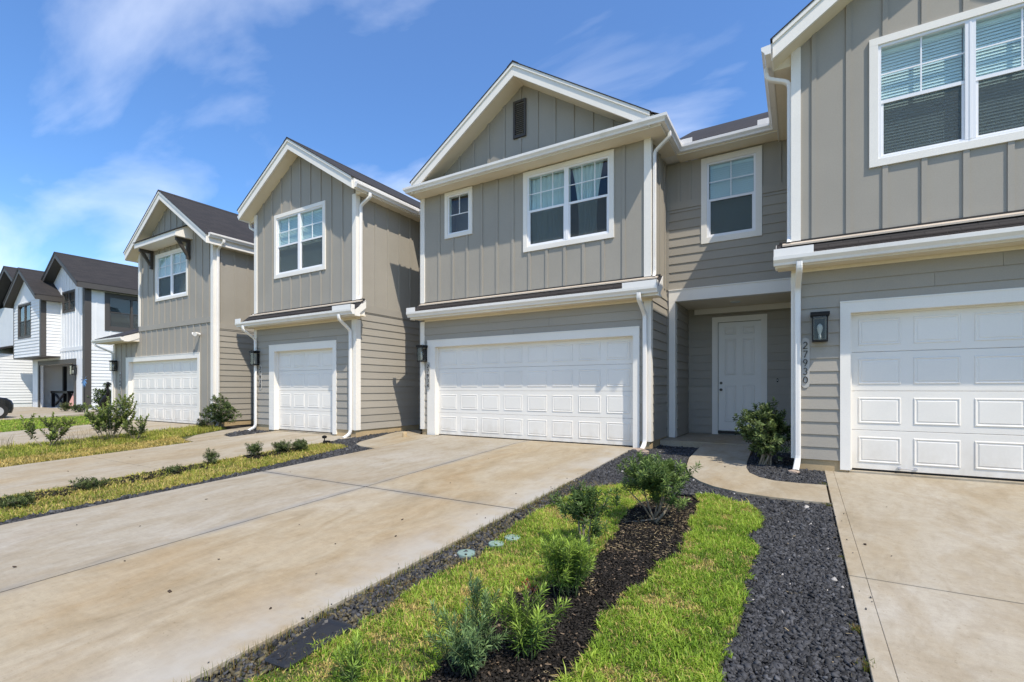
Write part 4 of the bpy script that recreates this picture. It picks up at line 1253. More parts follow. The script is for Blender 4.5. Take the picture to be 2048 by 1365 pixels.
# entry walk: porch slab, straight flag rising to it, curved flag to the right driveway
struct(sheet('porch_slab', [(-2.40, 9.78), (-.10, 9.78), (-.10, 11.85), (-2.40, 11.85)], .10, 'concrete', .25), 'concrete porch slab below the entry door', 'porch')
wk = lambda y: gz(y) if y < 8.3 else gz(8.3) + (y - 8.3) * (.085 - gz(8.3)) / 1.47
cur = [(-1.57, 9.765), (-1.56, 8.3), (-1.47, 7.6), (-1.30, 7.0), (-1.12, 6.70), (-.93, 6.50), (-.65, 6.34), (-.30, 6.25), (.05, 6.235), (.285, 6.25),
       (.285, 7.13), (.0, 7.10), (-.28, 7.13), (-.46, 7.26), (-.60, 7.50), (-.67, 7.84), (-.70, 8.3), (-.72, 9.765)]
def clip_gen(poly, y): return clip_y(poly, y, True), clip_y(poly, y, False)
lo_, hi_ = clip_gen(cur, 8.3)
for P, lab in ((lo_, 'curved concrete walk joining the porch path to the right driveway'), (hi_, 'straight concrete path leading up to the porch')):
    bm = bmesh.new(); vs = [bm.verts.new((x, y, wk(y))) for x, y in P]; f = bm.faces.new(vs); bm.normal_update()
    if f.normal.z < 0: f.normal_flip()
    bmesh.ops.triangulate(bm, faces=bm.faces[:])
    r = bmesh.ops.extrude_face_region(bm, geom=bm.faces[:])
    for v in [g for g in r['geom'] if isinstance(g, bmesh.types.BMVert)]: v.co.z -= .10
    bmesh.ops.recalc_face_normals(bm, faces=bm.faces[:])
    me = bpy.data.meshes.new('walkway'); bm.to_mesh(me); bm.free()
    struct(linkmesh('walkway', me, 'concrete'), lab, 'walkway')
cwk = [(-7.405, 6.93), (-7.405, 8.95), (-8.06, 9.0), (-8.5, 9.6), (-9.0, 9.9), (-9.0, 9.2), (-8.75, 8.6), (-8.58, 8.1), (-8.48, 7.7), (-8.40, 7.42), (-8.22, 7.16), (-7.9, 7.0)]
struct(sheet('walkway', cwk, .004, 'concrete', .1), 'short curved path off the wide driveway toward 27938', 'walkway')
dwk = [(-12.365, 5.9), (-12.365, 6.75), (-12.85, 6.85), (-13.25, 7.15), (-13.45, 7.8), (-13.45, 9.8), (-14.2, 9.8), (-14.2, 8.6), (-14.1, 7.5), (-13.65, 6.55), (-13.0, 6.0)]
struct(sheet('walkway', dwk, .004, 'concrete', .1), 'curved path off the narrow driveway toward the hooded-window house', 'walkway')

# beds (sheets a few mm apart so nothing is coplanar)
mulchR = [(-.96, 5.77), (-.91, 5.27), (-.95, 4.94), (-.88, 4.74), (-.89, 4.48), (-.85, 4.17), (-.93, 3.74), (-.99, 3.39), (-1.04, 3.1), (-1.04, 2.79), (-1.01, 2.5), (-1.02, 2.3), (-.98, 2.1), (-1.0, 1.0), (-1.0, -1.0)]
mulchL = [(-1.64, -1.0), (-1.64, 1.79), (-1.66, 2.1), (-1.70, 2.35), (-1.66, 2.63), (-1.72, 2.88), (-1.54, 3.11), (-1.46, 3.5), (-1.43, 3.78), (-1.50, 4.39), (-1.60, 5.09), (-1.55, 5.5), (-1.3, 5.9)]
mulch = mulchR + mulchL
struct(sheet('mulch_bed', [(-2.6, -3), (.2, -3), (.2, 6.2), (-2.6, 6.2)], -.052, 'soil'), 'dark soil under the planted strip between the driveways', 'soil')
mb_o = sheet('mulch_bed', mulch, -.032, 'mulch_bed'); struct(mb_o, 'dark mulch bed running down the planted strip', 'mulch bed')
grassR_edge = [(-.89, 6.13), (-.51, 5.92), (-.34, 5.6), (-.30, 5.3), (-.34, 4.99), (-.41, 4.87), (-.29, 4.6), (-.29, 4.4), (-.31, 4.12), (-.33, 3.8), (-.30, 3.37), (-.31, 3.1), (-.35, 2.85), (-.32, 2.53), (-.3, 2.2), (-.3, -1)]
grassR = [(-1.10, 6.03)] + grassR_edge + [(-1.0, -1.0), (-1.0, 1.0), (-.98, 2.1)] + mulchR[:-2][::-1][1:]
grassL = [(-2.40, -1.0)] + [(-2.42, 1.42), (-2.34, 1.99), (-2.35, 2.28), (-2.39, 2.87), (-2.30, 3.27), (-2.42, 3.8), (-2.47, 4.33), (-2.44, 4.96), (-2.38, 5.6), (-2.2, 6.05), (-1.91, 6.2), (-1.6, 6.1), (-1.38, 5.9)] + [p for p in mulchL[::-1][1:]]
gravelA = grassR_edge[::-1] + [(-1.1, 6.05), (-1.4, 6.05), (-1.75, 6.2), (-2.1, 6.2), (-2.66, 6.2), (-2.66, 9.0), (-2.55, 9.03), (-2.42, 9.8), (-1.6, 9.8), (-1.59, 8.3), (-1.5, 7.6), (-1.32, 7.0), (-1.14, 6.68), (-.95, 6.48), (-.65, 6.32), (-.3, 6.23), (.29, 6.22), (.30, -1.0)]
gravelP = [(.29, 7.14), (.0, 7.11), (-.28, 7.14), (-.45, 7.27), (-.59, 7.5), (-.66, 7.84), (-.69, 8.3), (-.71, 9.76), (-.09, 9.76), (-.07, 8.06), (.30, 8.06)]
gravelB = [(-2.67, -1.0), (-2.67, 6.25), (-2.1, 6.25), (-2.40, 5.6), (-2.45, 4.96), (-2.48, 4.33), (-2.43, 3.8), (-2.31, 3.27), (-2.40, 2.87), (-2.36, 2.28), (-2.35, 1.99), (-2.43, 1.42), (-2.40, -1.0)]
for P, lab in ((gravelA, 'gravel bed base beside the right driveway and porch path'), (gravelP, 'gravel bed base under the round shrub by the porch'), (gravelB, 'gravel border base along the wide driveway')):
    struct(sheet('gravel_bed', P, -.040 if P is not gravelP else -.03, 'gravel_bed'), lab, 'gravel bed')
struct(sheet('lawn_soil', grassL, -.026, 'turf_soil'), 'soil under the turf left of the mulch bed', 'soil')
struct(sheet('lawn_soil', grassR, -.026, 'turf_soil'), 'soil under the turf right of the mulch bed', 'soil')
strip1 = [(-7.64, -1), (-7.62, 1.65), (-7.64, 2.7), (-7.60, 3.7), (-7.85, 5.56), (-8.1, 6.85), (-8.6, 7.1), (-9.19, 6.9), (-9.19, -1)]
grav1 = [(-7.41, -1), (-7.41, 6.9), (-7.9, 6.97), (-8.22, 7.12), (-8.42, 7.4), (-8.52, 7.7), (-8.62, 8.1), (-8.78, 8.6), (-9.0, 9.2), (-9.1, 10), (-9.1, 7.95), (-9.19, 7.95), (-9.19, 6.92), (-8.6, 7.12), (-8.12, 6.87), (-7.87, 5.56), (-7.62, 3.7), (-7.66, 2.7), (-7.64, 1.65), (-7.66, -1)]
struct(sheet('lawn_soil', strip1, -.03, 'turf_soil'), 'soil under the planted strip left of the wide driveway', 'soil')
struct(sheet('gravel_bed', grav1, -.034, 'gravel_bed'), 'dark gravel border base left of the wide driveway', 'gravel bed')
strip2 = [(-12.45, -1), (-12.45, 5.9), (-13.0, 6.0), (-13.7, 6.5), (-14.3, 7.3), (-14.6, 7.9), (-16.1, 7.9), (-16.1, -1)]
struct(sheet('lawn_soil', strip2, -.03, 'turf_soil'), 'soil under the weedy strip left of the narrow driveway', 'soil')
grav2 = [(-12.37, 6.78), (-12.85, 6.87), (-13.22, 7.17), (-13.5, 7.8), (-13.3, 7.93), (-12.37, 7.93)]
struct(sheet('gravel_bed', grav2, -.03, 'gravel_bed'), 'small gravel patch by the left downspout of 27938', 'gravel bed')
grav3 = [(-14.22, 7.75), (-14.22, 9.8), (-15.4, 9.8), (-15.4, 8.0), (-15.9, 7.75)]
struct(sheet('gravel_bed', grav3, -.03, 'mulch_bed'), 'dark bed beside the hooded-window house', 'mulch bed')
lawn = [(-27.5, -3), (-27.5, 6.6), (-25.5, 8.6), (-23.0, 9.0), (-21.0, 7.5), (-21.0, -3)]
struct(sheet('lawn_soil', lawn, -.02, 'turf_soil'), 'soil under the lawn before the white house', 'soil')

# ------------------------------------------------------------------ scattered fine stuff (numpy)
def in_poly(px, py, poly):
    inside = np.zeros(len(px), bool); n = len(poly)
    for i in range(n):
        x0, y0 = poly[i]; x1, y1 = poly[(i + 1) % n]
        cond = ((y0 > py) != (y1 > py)) & (px < (x1 - x0) * (py - y0) / ((y1 - y0) if y1 != y0 else 1e-9) + x0)
        inside ^= cond
    return inside

def scatter(poly, density, ymin=-9, ymax=99, rag=.0):
    P = np.array(poly); x0, y0 = P.min(0); x1, y1 = P.max(0)
    y0, y1 = max(y0, ymin), min(y1, ymax)
    n = int((x1 - x0) * (y1 - y0) * density)
    x = rng.uniform(x0, x1, n); y = rng.uniform(y0, y1, n)
    jx = (vnoise(x + 50, y + 50, .11, 91) - .5) * rag + (vnoise(x + 50, y + 50, .04, 92) - .5) * rag * .7
    jy = (vnoise(x + 70, y + 20, .11, 93) - .5) * rag
    k = in_poly(x + jx, y + jy, poly)
    return x[k], y[k]

def gzn(y): return np.where(y < 8.6, .05 * (y - 8.6), 0.0)

def vnoise(x, y, s, seed=0):
    """cheap smooth value noise"""
    r = np.random.default_rng(seed); T = r.random((64, 64))
    u, v = x / s, y / s
    i, j = np.floor(u).astype(int), np.floor(v).astype(int); fu, fv = u - i, v - j
    fu = fu * fu * (3 - 2 * fu); fv = fv * fv * (3 - 2 * fv)
    g = lambda a, b_: T[a % 64, b_ % 64]
    return (g(i, j) * (1 - fu) + g(i + 1, j) * fu) * (1 - fv) + (g(i, j + 1) * (1 - fu) + g(i + 1, j + 1) * fu) * fv

def mesh_np(name, V, F, cols, mat, parent=None, smooth=False):
    """V (n,3); F list of (m,k) int arrays; cols (n,3)"""
    me = bpy.data.meshes.new(name)
    me.vertices.add(len(V)); me.vertices.foreach_set('co', np.ascontiguousarray(V, np.float32).ravel())
    tot = sum(f.shape[0] for f in F); lt = np.concatenate([np.full(f.shape[0], f.shape[1], np.int32) for f in F])
    li = np.concatenate([f.ravel() for f in F]).astype(np.int32)
    me.loops.add(len(li)); me.polygons.add(tot)
    me.loops.foreach_set('vertex_index', li)
    ls = np.zeros(tot, np.int32); ls[1:] = np.cumsum(lt)[:-1]
    me.polygons.foreach_set('loop_start', ls)
    try: me.polygons.foreach_set('loop_total', lt)
    except Exception: pass
    if cols is not None:
        ca = me.color_attributes.new('Col', 'FLOAT_COLOR', 'POINT')
        c4 = np.ones((len(V), 4), np.float32); c4[:, :3] = cols
        ca.data.foreach_set('color', c4.ravel())
    me.update(calc_edges=True)
    if smooth: me.polygons.foreach_set('use_smooth', [True] * tot)
    return linkmesh(name, me, mat, parent)

def blades(x, y, z, h, w, lean, cols, az=None):
    """curved blades: 5 verts, a quad and a tip triangle"""
    n = len(x)
    az = rng.uniform(0, 6.283, n) if az is None else az
    fa = az + rng.normal(0, .5, n) + math.pi / 2
    sx, sy = np.cos(fa) * w / 2, np.sin(fa) * w / 2
    dx, dy = np.cos(az), np.sin(az)
    V = np.zeros((n, 5, 3))
    b1 = lean * .30; b2 = lean
    h1 = h * (1 - .10 * lean); h2 = h * np.sqrt(np.maximum(.05, 1 - (lean * .93) ** 2))
    for k, (sg, bb, hh) in enumerate(((-1, 0, 0), (1, 0, 0), (1, b1, h1 * .55), (-1, b1, h1 * .55))):
        ww = 1.0 if k < 2 else .85
        V[:, k, 0] = x + sg * sx * ww + dx * bb * h; V[:, k, 1] = y + sg * sy * ww + dy * bb * h; V[:, k, 2] = z + hh
    V[:, 4, 0] = x + dx * b2 * h; V[:, 4, 1] = y + dy * b2 * h; V[:, 4, 2] = z + h2
    base = np.arange(n)[:, None] * 5
    F = [base + np.array([[0, 1, 2, 3]]), base + np.array([[3, 2, 4]])]
    CC = np.repeat(cols[:, None, :], 5, 1)
    return V.reshape(-1, 3), F, CC.reshape(-1, 3)

def turf(name, poly, density, h, w, label, palette, ymax=99, ymin=-9, dz=-.028, seed=1, yellow=.25):
    x, y = scatter(poly, density, ymin, ymax, .08)
    n = len(x)
    p = vnoise(x + 40, y + 40, .33, seed) * .6 + vnoise(x + 40, y + 40, .09, seed + 5) * .4
    q = vnoise(x + 40, y + 40, .55, seed + 9)
    keep = rng.random(n) < np.clip(.55 + p, 0, 1); x, y, p, q = x[keep], y[keep], p[keep], q[keep]; n = len(x)
    hh = h * rng.uniform(.45, 1.2, n) * (.70 + .6 * p) * np.where(rng.random(n) < .04, 1.7, 1.0)
    bare = vnoise(x + 11, y + 17, .17, seed + 21) * .6 + vnoise(x + 11, y + 17, .06, seed + 22) * .4
    lean = np.clip(np.abs(rng.normal(.72, .25, n)), .05, .98)
    pal = np.array(palette)
    t_ = np.clip(p + rng.normal(0, .18, n), 0, 1)
    idx = t_ * (len(pal) - 1.001); i0 = idx.astype(int); fr = (idx - i0)[:, None]
    col = pal[i0] * (1 - fr) + pal[np.minimum(i0 + 1, len(pal) - 1)] * fr
    dead = (rng.random(n) < yellow * (.3 + 1.2 * q) + .55 * np.clip((bare - .58) * 6, 0, 1))
    hh = hh * np.where(bare > .60, .6, 1.0)
    col[dead] = np.array([.46, .36, .13]) * rng.uniform(.6, 1.25, (dead.sum(), 1))
    col *= rng.uniform(1.0, 1.7, (n, 1))
    V, F, CC = blades(x, y, gzn(y) + dz, hh, w * rng.uniform(.7, 1.3, n), lean, col)
    o = mesh_np(name, V, F, CC, 'grass'); tag(o, label, 'grass', kind='stuff')
    return o

LUSH = [(.085, .150, .018), (.175, .275, .028), (.27, .375, .045), (.35, .42, .075)]
MID = [(.085, .115, .020), (.19, .235, .032), (.31, .32, .055), (.40, .36, .09)]
DRY = [(.10, .12, .02), (.24, .23, .045), (.42, .33, .09), (.50, .37, .13)]
turf('turf', grassR, 17000, .048, .0062, 'bright green turf between the mulch bed and the right gravel', LUSH, ymin=.7, seed=3, yellow=.13)
turf('turf', grassL, 15500, .045, .0060, 'green turf with straw patches between the gravel border and the mulch', LUSH, ymin=.4, seed=4, yellow=.24)
turf('turf', strip1, 4200, .065, .0095, 'yellow-green turf in the strip left of the wide driveway', MID, ymin=.6, seed=5, yellow=.42)
strip2a = [(-12.45, -1), (-12.45, 5.9), (-13.0, 6.0), (-13.7, 6.2), (-13.7, -1)]
strip2b = [(-13.7, -1), (-13.7, 6.2), (-14.3, 7.2), (-14.6, 7.9), (-16.1, 7.9), (-16.1, -1)]
turf('turf', strip2a, 2200, .075, .012, 'dry golden turf beside the narrow driveway', DRY, ymin=.8, seed=6, yellow=.5)
turf('turf', strip2b, 1900, .11, .012, 'tall weedy green grass around the left shrubs', MID, ymin=.8, seed=7, yellow=.15)
turf('turf', lawn, 900, .07, .02, 'bright lawn in front of the white house', LUSH, ymin=1.5, seed=8, yellow=.12)
# sparse weeds growing through the gravel along the wide driveway
weedB = [(-2.685, .5), (-2.685, 6.0), (-2.60, 6.0), (-2.60, .5)]
x, y = scatter(weedB, 3600); n = len(x)
col = np.where(rng.random((n, 1)) < .5, np.array([[.20, .22, .05]]), np.array([[.34, .26, .10]])) * rng.uniform(.6, 1.3, (n, 1))
V, F, CC = blades(x, y, gzn(y) - .03, rng.uniform(.02, .09, n), np.full(n, .0028), np.abs(rng.normal(.2, .2, n)), col)
tag(mesh_np('weeds', V, F, CC, 'grass'), 'thin weeds fringing the edge of the wide driveway', 'weeds', kind='stuff')
x, y = scatter([(q[0] + (.07 if q[0] > -2.6 else 0), q[1]) for q in gravelB], 4200, .6, 5.5, .12); n = len(x)
k = vnoise(x + 9, y + 9, .22, 31) > .5; x, y = x[k], y[k]; n = len(x)
col = np.where(rng.random((n, 1)) < .5, np.array([[.15, .16, .035]]), np.array([[.22, .135, .05]])) * rng.uniform(.5, 1.2, (n, 1))
V, F, CC = blades(x, y, gzn(y) - .03, rng.uniform(.012, .045, n), np.full(n, .004), np.abs(rng.normal(.5, .3, n)), col)
tag(mesh_np('weeds', V, F, CC, 'grass'), 'low weeds and moss in the gravel border of the wide driveway', 'weeds', kind='stuff')
# weed tufts at the right driveway edge
for i, (tx, ty, s_) in enumerate(((.30, 3.02, 1.0), (.285, 3.42, .75), (.29, 4.62, .6), (.27, 6.2, .9), (.26, 7.2, 1.0))):
    n = int(120 * s_); x = rng.normal(tx, .022 * s_, n); y = rng.normal(ty, .025 * s_, n)
    col = np.where(rng.random((n, 1)) < .6, np.array([[.13, .17, .03]]), np.array([[.24, .17, .06]])) * rng.uniform(.6, 1.3, (n, 1))
    V, F, CC = blades(x, y, gzn(y) - .03, rng.uniform(.02, .06, n) * s_, np.full(n, .005), np.abs(rng.normal(.5, .3, n)), col)
    lab = ['small green weed tuft at the edge of the right driveway, nearest the camera', 'brownish weed tuft on the right driveway edge, second from the camera', 'tiny weed tuft on the right driveway edge near the slab joint',
           'weed tuft at the near corner of the curved walk and right driveway', 'weed tuft at the far corner of the curved walk by the foundation'][i]
    tag(mesh_np('weed_tuft', V, F, CC, 'grass'), lab, 'weed', 'weed tufts by the right driveway')

# angular stones: a jittered 8-corner chip
CUBE = np.array([(-1, -1, -1), (1, -1, -1), (1, 1, -1), (-1, 1, -1), (-1, -1, 1), (1, -1, 1), (1, 1, 1), (-1, 1, 1)], float)
CF = np.array([(0, 3, 2, 1), (4, 5, 6, 7), (0, 1, 5, 4), (1, 2, 6, 5), (2, 3, 7, 6), (3, 0, 4, 7)])
def chips(name, x, y, z, size, flat, cols, label, cat, mat='stones', elong=1.6, tilt=.6):
    n = len(x)
    c = CUBE[None] * (1 + rng.uniform(-.45, .25, (n, 8, 3)))
    sc = np.stack([size * rng.uniform(.8, elong, n), size * rng.uniform(.6, 1.1, n), size * flat * rng.uniform(.6, 1.2, n)], 1) / 2
    c = c * sc[:, None, :]
    a, b_, g = rng.normal(0, tilt, n), rng.normal(0, tilt, n), rng.uniform(0, 6.283, n)
    def rot(v, ang, i, j):
        ca, sa = np.cos(ang)[:, None], np.sin(ang)[:, None]
        vi, vj = v[:, :, i].copy(), v[:, :, j].copy()
        v[:, :, i] = vi * ca - vj * sa; v[:, :, j] = vi * sa + vj * ca
    rot(c, a, 1, 2); rot(c, b_, 0, 2); rot(c, g, 0, 1)
    c += np.stack([x, y, z], 1)[:, None, :]
    F = (np.arange(n)[:, None, None] * 8 + CF[None]).reshape(-1, 4)
    CC = np.repeat(cols[:, None, :], 8, 1).reshape(-1, 3)
    o = mesh_np(name, c.reshape(-1, 3), [F], CC, mat)
    return tag(o, label, cat, kind='stuff')

def gravel(poly, density, size, label, dz, ymin=-9, ymax=99, moss=0.0):
    x, y = scatter(poly, density, ymin, ymax); n = len(x)
    g = rng.uniform(.014, .070, n) * np.where(rng.random(n) < .12, 1.6, 1)
    col = np.stack([g * .98, g * 1.0, g * 1.07], 1)
    wt = rng.random(n) < .003; col[wt] = np.array([.42, .40, .37]) * rng.uniform(.6, 1.2, (wt.sum(), 1))
    if moss:
        ms = rng.random(n) < moss; col[ms] = np.array([.10, .085, .05]) * rng.uniform(.6, 1.5, (ms.sum(), 1))
    z = gzn(y) + dz + rng.uniform(0, .016, n)
    s_ = size * np.clip(rng.lognormal(-.08, .38, n), .45, 2.1)
    return chips('gravel', x, y, z, s_, .55, col, label, 'gravel')
nearA = [p for p in gravelA]
gravel(gravelA, 9500, .0185, 'dark slate gravel beside the right driveway, nearest the camera', -.036, .9, 5.0)
gravel(gravelA, 6500, .021, 'dark slate gravel around the porch path and double garage corner', -.036, 5.0, 10)
gravel(gravelP, 5500, .021, 'dark slate gravel under the round shrub by the porch', -.028)
gravel(gravelB, 5000, .020, 'weathered gravel border along the wide driveway', -.036, .5, 6.3, moss=.35)
gravel(grav1, 2300, .030, 'dark gravel border left of the wide driveway', -.03, .5, 10)
gravel(grav2, 1200, .03, 'small gravel patch by the left downspout of 27938', -.026)
for P, lab in (([(.305, 1.8), (.305, 6.2), (.40, 6.2), (.40, 1.8)], 'stray gravel chips on the edge of the right driveway'), ([(-2.80, 1.0), (-2.80, 6.5), (-2.68, 6.5), (-2.68, 1.0)], 'stray gravel chips on the edge of the wide driveway')):
    x, y = scatter(P, 26); n = len(x); g = rng.uniform(.02, .09, n)
    chips('gravel', x, y, gzn(y) + .005, .010 * rng.uniform(.5, 1.4, n), .6, np.stack([g, g, g * 1.05], 1), lab, 'gravel')
# mulch crumbs and dry straw
x, y = scatter(mulch, 9000, .4); n = len(x)
g = rng.uniform(.006, .035, n); col = np.stack([g * 1.1, g * .95, g * .8], 1)
pale = rng.random(n) < .05 + .10 * (vnoise(x + 3, y + 3, .35, 77) > .62); col[pale] = np.array([.17, .125, .085]) * rng.uniform(.3, 1.4, (pale.sum(), 1))
chips('mulch', x, y, gzn(y) - .028 + rng.uniform(0, .012, n), rng.uniform(.006, .018, n), .35, col, 'dark bark mulch crumbs in the planted strip', 'mulch', 'chips', 2.4, .35)
x, y = scatter([(-8.95, .5), (-9.12, 6.3), (-8.72, 6.3), (-8.45, .5)], 1500, rag=.25)
k = vnoise(x + 20, y + 20, .5, 55) > .40; x, y = x[k], y[k]; n = len(x)
g = rng.uniform(.006, .03, n); col = np.stack([g * 1.1, g * .95, g * .8], 1)
chips('mulch', x, y, gzn(y) - .015 + rng.uniform(0, .03, n), rng.uniform(.015, .035, n), .4, col, 'dark mulch line under the row of low shrubs', 'mulch', 'chips', 2.0, .4)
x, y = scatter(mulch, 700, 1.2); k = vnoise(x + 31, y + 8, .4, 41) > .58; x, y = x[k], y[k]
x2, y2 = scatter(gravelA, 22, 1.8, 6.5); x, y = np.concatenate([x, x2]), np.concatenate([y, y2]); n = len(x)
col = np.array([.38, .30, .17]) * rng.uniform(.45, 1.2, (n, 1))
chips('straw', x, y, gzn(y) - .012 + rng.uniform(0, .006, n), rng.uniform(.0035, .0075, n), .25, col, 'dry straw bits on the mulch and gravel', 'straw', 'chips', 8.0, .10)
# leaf crumbs on the driveways
pts = [(-3.2, 2.4), (-3.6, 2.9), (-3.25, 3.3), (-4.2, 2.2), (-4.9, 1.8), (-4.4, 3.1), (-6.4, 3.2), (-5.9, 2.3), (-6.9, 4.7), (-4.1, 5.2), (-3.3, 6.6), (-3.0, 5.1), (-4.6, 6.9), (-6.0, 5.8), (.78, 6.3), (.62, 4.75), (.47, 4.95), (1.3, 3.4), (-10.6, 3.1), (-11.2, 4.2), (-3.0, 1.9), (-3.9, 1.7), (-.95, 7.75), (-5.6, 1.3), (-6.6, 2.0), (-3.55, 3.7), (-2.95, 4.2)]
x = np.array([p[0] for p in pts]); y = np.array([p[1] for p in pts]); n = len(x)
col = np.array([.05, .035, .025]) * rng.uniform(.5, 1.4, (n, 1))
chips('leaf_litter', x, y, gzn(y) + .006, rng.uniform(.010, .020, n), .35, col, 'dry leaf crumbs lying on the driveways', 'leaf litter', 'chips', 1.6, .2)
# ------------------------------------------------------------------ plants
def leaf_batch(B, D, N, L, W, cols, mid=.55, fold=.18):
    """diamond leaves folded along the rib: B base, D direction, N face normal"""
    Sd = np.cross(D, N); Sd /= np.maximum(np.linalg.norm(Sd, axis=1, keepdims=True), 1e-6)
    L = L[:, None]; W = W[:, None]
    T = B + D * L - N * L * .10
    Mc = B + D * L * mid
    A1 = Mc + Sd * W / 2 + N * W * fold; A2 = Mc - Sd * W / 2 + N * W * fold
    V = np.stack([B, A1, T, A2], 1)
    n = len(B); base = np.arange(n)[:, None] * 4
    F = np.concatenate([base + np.array([[0, 1, 2]]), base + np.array([[0, 2, 3]])])
    CC = np.repeat(cols[:, None, :], 4, 1)
    return V.reshape(-1, 3), F, CC.reshape(-1, 3)

class Plant:
    def __init__(s): s.V = []; s.F = []; s.Cc = []; s.n = 0; s.st = MB()
    def leaves(s, *a, **k):
        V, F, CC = leaf_batch(*a, **k)
        s.V.append(V); s.F.append(F + s.n); s.Cc.append(CC); s.n += len(V)
    def build(s, name, loc, label, cat, group, stem='bark'):
        t_ = thing(name, loc, label, cat, group)
        if s.st.v: s.st.build('stem', stem, t_, smooth=True, fix=False)
        o = mesh_np('foliage', np.concatenate(s.V), [np.concatenate(s.F)], np.concatenate(s.Cc), 'leaf', t_)
        o['kind'] = 'stuff'
        return t_

def unitv(v): return v / np.maximum(np.linalg.norm(v, axis=-1, keepdims=True), 1e-9)

def spray(pl, path, L, W, every, c0, c1, start=.25, ang=(70, 28), jit=.25):
    """needle leaves spiralling round a stem; old leaves near the base c0, tip growth c1"""
    P = np.array([list(p) for p in path]); seg = np.linalg.norm(np.diff(P, axis=0), axis=1); cum = np.concatenate([[0], np.cumsum(seg)])
    tot = cum[-1]; ss = np.arange(start * tot, tot, every); n = len(ss)
    if n < 3: return
    B = np.stack([np.interp(ss, cum, P[:, k]) for k in range(3)], 1)
    e = np.minimum(ss + .01, tot); e0 = np.maximum(ss - .01, 0)
    Dir = unitv(np.stack([np.interp(e, cum, P[:, k]) - np.interp(e0, cum, P[:, k]) for k in range(3)], 1))
    t_ = (ss - ss[0]) / max(ss[-1] - ss[0], 1e-6)
    phi = np.arange(n) * 2.39996 + rng.normal(0, .2, n)
    ref = np.where(np.abs(Dir[:, 2:3]) > .9, np.array([[1., 0, 0]]), np.array([[0, 0, 1.]]))
    a = unitv(np.cross(Dir, ref)); b_ = np.cross(Dir, a)
    rad = a * np.cos(phi)[:, None] + b_ * np.sin(phi)[:, None]
    an = np.radians(ang[0] + (ang[1] - ang[0]) * t_ + rng.normal(0, 9, n))[:, None]
    D = unitv(Dir * np.cos(an) + rad * np.sin(an) + rng.normal(0, jit * .3, (n, 3)))
    N = unitv(Dir * np.sin(an) - rad * np.cos(an))
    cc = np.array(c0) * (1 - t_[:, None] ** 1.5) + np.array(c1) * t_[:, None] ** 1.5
    cc = cc * rng.uniform(.7, 1.3, (n, 1))
    LL = L * rng.uniform(.7, 1.2, n) * (1 - .35 * np.maximum(0, t_ - .75) * 4 * .6)
    pl.leaves(B, D, N, LL, W * rng.uniform(.8, 1.2, n), cc, mid=.5, fold=.12)

def curve(p0, d0, length, up=.5, wob=.15, n=7):
    p = np.array(p0, float); d = unitv(np.array(d0, float)); pts = [p.copy()]
    for i in range(n):
        d = unitv(d + np.array([0, 0, up / n]) + rng.normal(0, wob / n * 2, 3)); p = p + d * length / n; pts.append(p.copy())
    return pts

def needle_plant(name, loc, label, h, nst, spread, L, W, c0, c1, group='young podocarpus plants in the mulch bed', every=.0055, tilt=.55, twig=2, start=.22, stem='green_stem', rad=.0045):
    pl = Plant(); x, y = loc; z = gz(y) - .03
    for i in range(nst):
        a = rng.uniform(0, 6.283); r = abs(rng.normal(0, spread * .35))
        d = (math.cos(a) * tilt * rng.uniform(.3, 1.1), math.sin(a) * tilt * rng.uniform(.3, 1.1), 1)
        ln = h * rng.uniform(.62, 1.05)
        path = curve((x + r * math.cos(a), y + r * math.sin(a), z), d, ln, .55, .35)
        pl.st.tube([Vector(p) for p in path], [rad * (1 - .8 * k / len(path)) for k in range(len(path))], 5)
        spray(pl, path, L, W, every, c0, c1, start)
        for q in range(twig):
            k = rng.integers(2, len(path) - 2)
            b_ = rng.uniform(0, 6.283)
            p2 = curve(path[k], (math.cos(b_) * .9, math.sin(b_) * .9, .7), ln * rng.uniform(.25, .45), .5, .3, 5)
            pl.st.tube([Vector(p) for p in p2], [rad * .5] * len(p2), 4)
            spray(pl, p2, L * .9, W, every, c0, c1, .15)
    return pl.build(name, (x, y, gz(y) - .03), label, 'shrub', group, stem)

